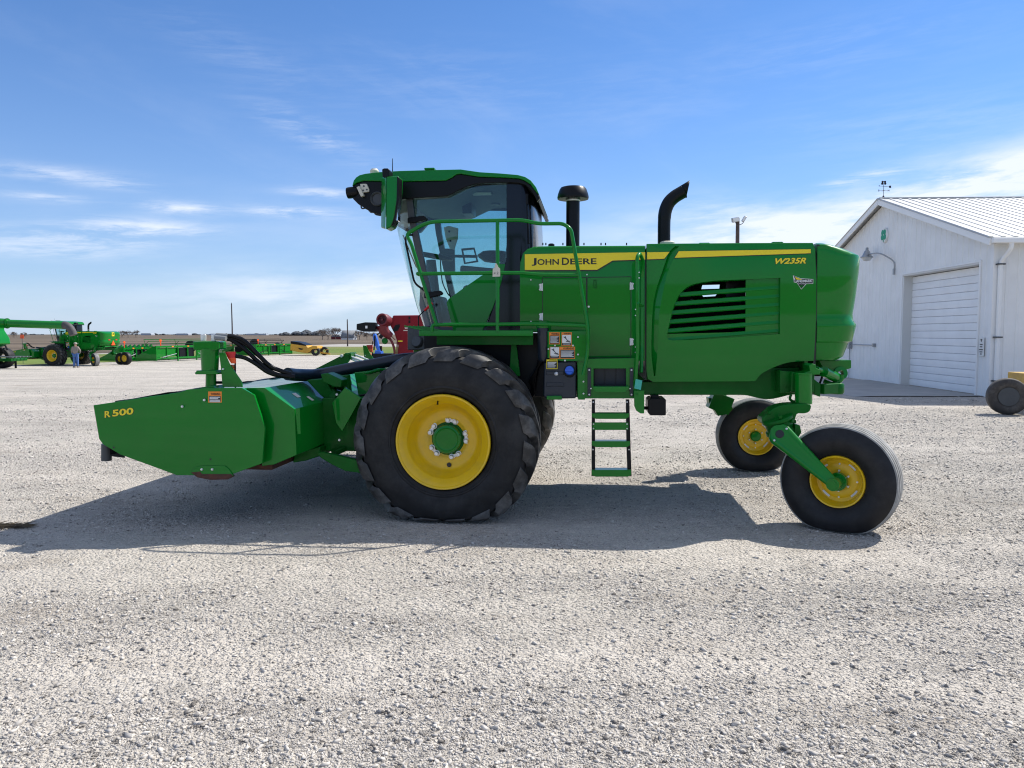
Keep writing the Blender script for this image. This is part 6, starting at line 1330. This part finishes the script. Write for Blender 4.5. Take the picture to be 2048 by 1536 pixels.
# ------------------------------------------------------------------ yellow pull scraper
YS = mat('scraper_yellow', (.60, .32, .02), .5, var=.12, dirt=(.2, .12, .05), dirt_amt=.4, dirt_scale=1.5)
Y_ = 86; g = at_depth(636, 709, Y_); ps = empty('pull_scraper', (g.x, g.y, gz(g.x, g.y))); tag(ps, 'yellow and black pull scraper on the grass edge beyond the gravel yard', 'scraper')
def q2(px, py): q = at_depth(px, py, Y_); return (q.x - g.x, q.z - gz(g.x, g.y))
mb = MB(); mb.prism([q2(*p) for p in ((588, 683), (618, 690), (622, 695), (632, 691), (640, 692), (641, 697), (630, 698), (626, 703), (620, 706), (606, 704), (587, 700))], -1.3, 1.3); bw = mb.build('bowl', YS, ps, bevel=.04)
mb = MB(); mb.prism([q2(*p) for p in ((588, 682), (606, 684.5), (619, 690), (618, 691.5), (588, 687))], -1.34, 1.34); mb.build('top_edge', BLK, bw, bevel=.02); mb = MB(); mb.prism([q2(*p) for p in ((602, 695), (613, 697), (611, 699), (606, 699))], -1.32, -1.29); mb.build('side_marking', BLK, bw)
mb = MB(); q = q2(636, 704); plain_tyre(mb, (q[0], -1.0, .48), (0, 1, 0), .48, .4, .2); mb.build('wheel', RUB, ps, smooth=40); mb = MB(); plain_tyre(mb, (q[0] + .5, .9, .48), (0, 1, 0), .48, .4, .2); mb.build('wheel', RUB, ps, smooth=40)
mb = MB(); a = q2(640, 705); b = q2(660, 708); mb.beam((a[0], 0, a[1]), (b[0], 0, b[1]), .2, .15); a = q2(645, 703); b = q2(657, 698); mb.beam((a[0], 0, a[1]), (b[0], 0, b[1]), .06, .06); mb.build('drawbar', YS, ps)

# ------------------------------------------------------------------ red combine / blue implement behind the cab
RP = mat('red_paint', (.20, .002, .009), .45, coat=.1, spec=.2, var=.06); RP2 = mat('dull_red_paint', (.14, .008, .014), .55, var=.1)
Y_ = 44; g = at_depth(835, 738, Y_); gzr = gz(g.x, g.y); rc = empty('red_combine', (g.x, g.y, gzr)); tag(rc, 'red combine with folded auger tube half hidden behind the windrower cab', 'combine')
def q3(px, py): q = at_depth(px, py, Y_); return (q.x - g.x, q.z - gzr)
mb = MB(); mb.prism([q3(*p) for p in ((787, 631), (960, 629), (960, 720), (795, 725), (797, 690), (790, 668), (781, 650))], -.2, 2.6); rb_ = mb.build('combine_body', RP, rc, bevel=.06)
mb = MB()
for y0, y1 in ((633.5, 639), (641, 646.5)): mb.prism([q3(*p) for p in ((818, y0), (821.5, y0), (821.5, y1), (818, y1))], -.215, -.19)
mb.prism([q3(*p) for p in ((786, 660), (792, 650), (800, 648.5), (801, 653), (797, 661), (789, 664))], -.215, -.19); mb.build('body_openings', BLK, rb_)
mb = MB(); mb.prism([q3(*p) for p in ((810, 655), (821, 655), (821, 657.5), (811, 657.5))], -.212, -.19); mb.prism([q3(*p) for p in ((808, 660), (824, 660), (824, 661.8), (808, 661.8))], -.212, -.19); mb.build('model_marking', CREAM, rb_); mb = MB(); mb.prism([q3(*p) for p in ((797, 681), (806, 681), (806, 683.5), (797, 683.5))], -.212, -.19); mb.build('yellow_marker', YDEC, rb_)
mb = MB(); c = q3(769, 639.5); rr_ = .31; ax3 = Vector((-.25, -1, .1)); mb.lathe([(.24, .55), (.25, .02), (.27, 0), (.33, 0), (.35, .04), (.36, .5), (.30, .9)], (c[0], -.95, c[1]), -ax3, 36); ag = mb.build('auger_mouth', RP2, rc, smooth=40)
mb = MB(); mb.lathe([(0, .14), (.25, .14)], (c[0], -.95, c[1]), -ax3, 24); mb.lathe([(.06, .05), (.07, .1), (.05, .14)], (c[0], -.95, c[1]), -ax3, 12); mb.build('auger_inside', mat('dark_red', (.10, .012, .02), .5), ag)
mb = MB(); p = [q3(767, 650), q3(772, 663), q3(783, 673), q3(788, 690), q3(790, 712)]; mb.tube(crom([(p[0][0], -.55, p[0][1]), (p[1][0], -.5, p[1][1]), (p[2][0], -.35, p[2][1])], 5), [.36 - .014 * k for k in range(11)], 16); mb.build('auger_elbow', RP2, ag, smooth=60)
mb = MB(); mb.tube(crom([(q3(776, 670)[0], -.4, q3(776, 670)[1]), (q3(786, 684)[0], -.4, q3(786, 684)[1]), (q3(791, 700)[0], -.4, q3(791, 700)[1]), (q3(791, 715)[0], -.4, q3(791, 715)[1])], 5), .07, 8); mb.tube([(q3(796, 683)[0], -.3, q3(796, 683)[1]), (q3(795, 716)[0], -.3, q3(795, 716)[1])], .04, 6); mb.tube([(q3(784, 671)[0], -.45, q3(784, 671)[1]), (q3(793, 680)[0], -.45, q3(793, 680)[1])], .025, 6); mb.build('support_tubes', RP2, rc, smooth=50)
mb = MB(); mb.prism([q3(*p) for p in ((720, 648.5), (737, 645), (757, 645.5), (757, 663.5), (735, 663.5), (720, 659.5))], -1.0, -.2); bx = mb.build('rubber_spout', BLK, rc, bevel=.03); mb = MB(); mb.prism([q3(*p) for p in ((737.5, 652), (741.5, 652), (741.5, 657), (737.5, 657))], -1.02, -.99); mb.build('spout_label', WHT, bx)
mb = MB(); c = q3(773, 682); mb.lathe([(0, -.1), (.15, -.08), (.18, 0), (.15, .08), (0, .1)], (c[0], -.6, c[1]), (0, 1, 0), 20); mb.build('green_float', GD, rc, smooth=50); mb = MB(); a = q3(752, 671); b = q3(764, 666); mb.tube([(a[0], -.6, a[1]), (b[0], -.6, b[1])], .035, 6); mb.cbox((q3(767, 671)[0], -.6, q3(767, 671)[1]), (.2, .1, .35), (0, .6, 0)); mb.build('spout_linkage', BLK, rc)
for x in (830, 930): mb = MB(); c = q3(x, 715); r = .8; plain_tyre(mb, (c[0], .1, r), (0, 1, 0), r, .6, .4); mb.build('wheel', RUB, rc, smooth=40)
BLP = mat('blue_paint', (.02, .13, .55), .4, coat=.2); Y_ = 36; g2 = at_depth(757, 722, Y_); gb = gz(g2.x, g2.y); bi = empty('blue_implement', (g2.x, g2.y, gb)); tag(bi, 'folded bright blue implement standing behind the cutting header hoses', 'implement')
def q4(px, py): q = at_depth(px, py, Y_); return (q.x - g2.x, q.z - gb)
mb = MB(); mb.prism([q4(*p) for p in ((747, 668), (750, 667), (752, 670), (755, 680), (758, 692), (762, 704), (757, 704), (752, 695), (748, 684), (746, 676))], -.1, .25); mb.prism([q4(*p) for p in ((752, 700), (763, 702), (764, 708), (750, 708))], -.2, .5); b1 = mb.build('wing', BLP, bi, bevel=.02)
mb = MB(); mb.beam((q4(751, 671)[0], -.15, q4(751, 671)[1]), (q4(749, 700)[0], -.15, q4(749, 700)[1]), .06, .06); mb.beam((q4(747, 682)[0], -.15, q4(747, 682)[1]), (q4(744, 697)[0], -.15, q4(744, 697)[1]), .04, .04); mb.box(q4(735, 700)[0], q4(785, 700)[0], -.3, .6, q4(735, 716)[1], q4(735, 707)[1]); mb.box(q4(759, 692)[0], q4(763, 692)[0], 0, .2, q4(759, 706)[1], q4(759, 692)[1]); mb.box(q4(740, 700)[0], q4(744, 700)[0], 0, .2, 0, q4(740, 712)[1]); mb.box(q4(778, 700)[0], q4(782, 700)[0], 0, .2, 0, q4(740, 712)[1]); mb.build('tool_frame', BLK, bi, bevel=.01)

# ------------------------------------------------------------------ farmstead and trees
def bg_z(x, y): return gz(x, y)
g = at_depth(698, 680, 330); fh = empty('farmhouse', (g.x, g.y, -.75), R(-12)); tag(fh, 'small white farmhouse with grey gabled roof on the far side of the field', 'house')
HWm = mat('house_white', (.72, .72, .70), .7); GR = mat('grey_shingle', (.20, .21, .22), .85, var=.15, vscale=1)
L, Wd, hh_, hp = 5.6, 3.6, 1.1, 3.9
mb = MB(); mb.box(-L / 2, L / 2, -Wd / 2, Wd / 2, 0, hh_); mb.add([(-L / 2, -Wd / 2, hh_), (-L / 2, Wd / 2, hh_), (-L / 2, 0, hp), (L / 2, -Wd / 2, hh_), (L / 2, Wd / 2, hh_), (L / 2, 0, hp)], [(0, 1, 2), (5, 4, 3)]); mb.build('wall', HWm, fh)
mb = MB(); mb.add([(-L / 2 - .2, -Wd / 2 - .3, hh_ - .3), (L / 2 + .2, -Wd / 2 - .3, hh_ - .3), (L / 2 + .2, 0, hp + .05), (-L / 2 - .2, 0, hp + .05), (-L / 2 - .2, Wd / 2 + .3, hh_ - .3), (L / 2 + .2, Wd / 2 + .3, hh_ - .3)], [(0, 1, 2, 3), (3, 2, 5, 4)]); o = mb.build('roof', GR, fh); o.modifiers.new('s', 'SOLIDIFY').thickness = .15
mb = MB(); mb.box(L / 2 - .01, L / 2 + .03, -.4, .4, .3, 1.2); mb.build('window', DGR, fh)
g = at_depth(674, 680, 345); rs = empty('red_shed', (g.x, g.y, -.75), R(-5)); tag(rs, 'low dark red shed beside the bare trees left of the farmhouse', 'shed')
mb = MB(); mb.prism([(-2.2, 0), (2.2, 0), (2.2, 1.2), (-2.2, 1.2)], -1.5, 1.5); mb.build('wall', mat('barn_red', (.16, .025, .03), .8), rs); mb = MB(); mb.prism([(-2.4, 1.2), (2.4, 1.2), (1.5, 1.9), (-1.5, 1.9)], -1.6, 1.6); mb.build('roof', GR, rs)
BARK = mat('bare_branches', (.15, .12, .10), .9)
def bare_tree(px, py_top, py_bot, Y, label, seed, spread=.8, group='bare trees on the horizon', dens=1.0):
    rr = random.Random(seed); b = at_depth(px, py_bot, Y); t = at_depth(px, py_top, Y); z0 = -.75; Ht = t.z - z0; o = empty('bare_tree', (b.x, b.y, z0), rr.uniform(0, 6)); tag(o, label, 'tree', group)
    mb = MB(); tr = MB(); tr.tube([(0, 0, 0), (.02 * Ht, 0, Ht * .18), (0, 0, Ht * .34)], [Ht * .035, Ht * .028, Ht * .022], 8); tr.build('trunk', BARK, o)
    def grow(p, d, ln, r, lev):
        r = max(r, .030)
        q = p + d * ln; mb.tube([p, p.lerp(q, .5) + Vector((rr.uniform(-1, 1), rr.uniform(-1, 1), 0)) * ln * .06, q], [r, r * .8, r * .55], 4 if lev > 1 else 5, caps=False)
        if lev >= 6: return
        for k in range(3 if lev < 5 else 2):
            nd = (d + Vector((rr.gauss(0, 1), rr.gauss(0, 1), rr.gauss(.15, .6))) * (.55 * spread + .06 * lev)).normalized(); grow(q if k < 2 else p.lerp(q, rr.uniform(.4, .9)), nd, ln * rr.uniform(.64, .86), r * .6, lev + 1)
    for k in range(5):
        a = k * 1.256 + rr.random(); grow(Vector((0, 0, Ht * rr.uniform(.2, .34))), Vector((math.cos(a) * spread, math.sin(a) * spread, 1.1)).normalized(), Ht * .23, Ht * .016, 1)
    mb.build('crown', BARK, o, merge=False, smooth=0)
bare_tree(645, 655, 680, 330, 'wide bare tree, leftmost of the clump left of the farmhouse', 1, 1.1)
bare_tree(656, 654, 680, 335, 'bare tree in the middle of the clump left of the farmhouse', 2, 1.0)
bare_tree(671, 653, 680, 338, 'tall bare tree closest to the left side of the farmhouse', 3, .8)
bare_tree(719, 658, 681, 330, 'bare tree just right of the farmhouse, below the black spout', 4, 1.0)
bare_tree(734, 662, 681, 326, 'low bare tree under the black spout of the red combine', 5, 1.1)
bare_tree(748, 663, 681, 335, 'bare bushy tree behind the blue implement', 6, 1.1)
bare_tree(244, 659, 670, 520, 'small bare tree on the horizon, nearest the distant windrower', 7, 1.0)
bare_tree(256, 659, 670, 520, 'small bare tree in the middle of the three on the left horizon', 8, 1.1)
bare_tree(272, 659, 670, 500, 'small bare tree standing apart on the left horizon', 9, .9)
bare_tree(28, 661, 670, 480, 'small bare tree on the horizon behind the combine', 10, 1.1); bare_tree(48, 663, 670, 520, 'small bare tree on the horizon behind the orange marker', 12, 1.1)
# far wood on the horizon: one uneven mass of countless small crowns
FW = mat('far_wood', (.085, .095, .105), .95, var=.3, vscale=.05)
def far_wood(name, px0, px1, Y, hpx, label, seed, n):
    rr = random.Random(seed); mb = MB()
    for k in range(n):
        px = px0 + (px1 - px0) * rr.random(); yy = Y + rr.uniform(-30, 60); q = at_depth(px, 668, yy); env = .62 + .2 * math.sin(px * .09 + seed) + .18 * math.sin(px * .31); hgt = hpx * env * rr.uniform(.6, 1.15) * yy / 1540; w_ = hgt * rr.uniform(.5, 1.1)
        base = Vector((q.x, q.y, -.75)); ring = []
        for zz, r_ in ((0, .6), (.35, 1), (.7, .8), (.92, .35)):
            a0 = rr.random() * 6; ring.append([base + Vector((math.cos(a0 + i) * w_ * r_ * rr.uniform(.7, 1.2), math.sin(a0 + i) * w_ * r_, hgt * zz * rr.uniform(.9, 1.1))) for i in (0, 1.05, 2.1, 3.15, 4.2, 5.25, 0)])
        for r_ in ring: r_[-1] = r_[0]
        mb.grid(ring); mb.add(ring[-1][:6] + [base + Vector((0, 0, hgt * 1.03))], [(i, (i + 1) % 6, 6) for i in range(6)])
    o = mb.build(name, FW, None, merge=False, smooth=0); tag(o, label, 'wood', kind='stuff')
far_wood('distant_wood', 560, 650, 1100, 11, 'dark bluish wood on the horizon left of the farmhouse trees', 3, 260)
far_wood('distant_wood', 300, 560, 1700, 3.6, 'thin dark line of far woods along the left horizon', 5, 420)
far_wood('distant_wood', -20, 300, 1900, 2.4, 'faint low line of woods on the horizon at the far left', 8, 300)
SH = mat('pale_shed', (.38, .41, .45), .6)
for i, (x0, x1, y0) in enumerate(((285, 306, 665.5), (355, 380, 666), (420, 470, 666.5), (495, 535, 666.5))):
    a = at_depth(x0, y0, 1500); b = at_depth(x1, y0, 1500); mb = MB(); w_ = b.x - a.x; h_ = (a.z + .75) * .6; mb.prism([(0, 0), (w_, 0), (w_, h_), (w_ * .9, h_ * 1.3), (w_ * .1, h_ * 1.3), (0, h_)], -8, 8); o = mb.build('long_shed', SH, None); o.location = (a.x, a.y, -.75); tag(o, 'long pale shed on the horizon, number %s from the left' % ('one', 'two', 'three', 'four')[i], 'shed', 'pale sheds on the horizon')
# ------------------------------------------------------------------ dry grass clump at the left edge
DG = mat('dry_grass', (.10, .075, .045), .9, var=.3, vscale=20); mb = MB(); rr = random.Random(4)
for k in range(300):
    u = rr.random(); q = at_depth(-30 + 125 * u ** 1.5, 1056, 1); gx = (-40 + 85 * u ** 1.4 - 1024) / 1540 * 6.5 + rr.gauss(0, .02); gy = 6.46 + rr.gauss(0, .032) * (1.3 - u) + .03 * u; a = rr.gauss(0, .45); l_ = rr.uniform(.04, .14); w_ = .003
    d = Vector((math.cos(a), math.sin(a), rr.uniform(-.0, .22))) * l_; n_ = Vector((-math.sin(a), math.cos(a), 0)) * w_; p0 = Vector((gx, gy, .004 + rr.random() * .022 * (1.2 - u))); mb.add([p0 - n_, p0 + n_, p0 + d + n_ * .3, p0 + d - n_ * .3, p0 + d * .5 + Vector((0, 0, .005))], [(0, 1, 4), (1, 2, 4), (2, 3, 4), (3, 0, 4)])
o = mb.build('dry_grass_clump', DG, None, merge=False, smooth=0); tag(o, 'flattened clump of dry brown grass on the gravel at the left edge', 'grass', kind='stuff')
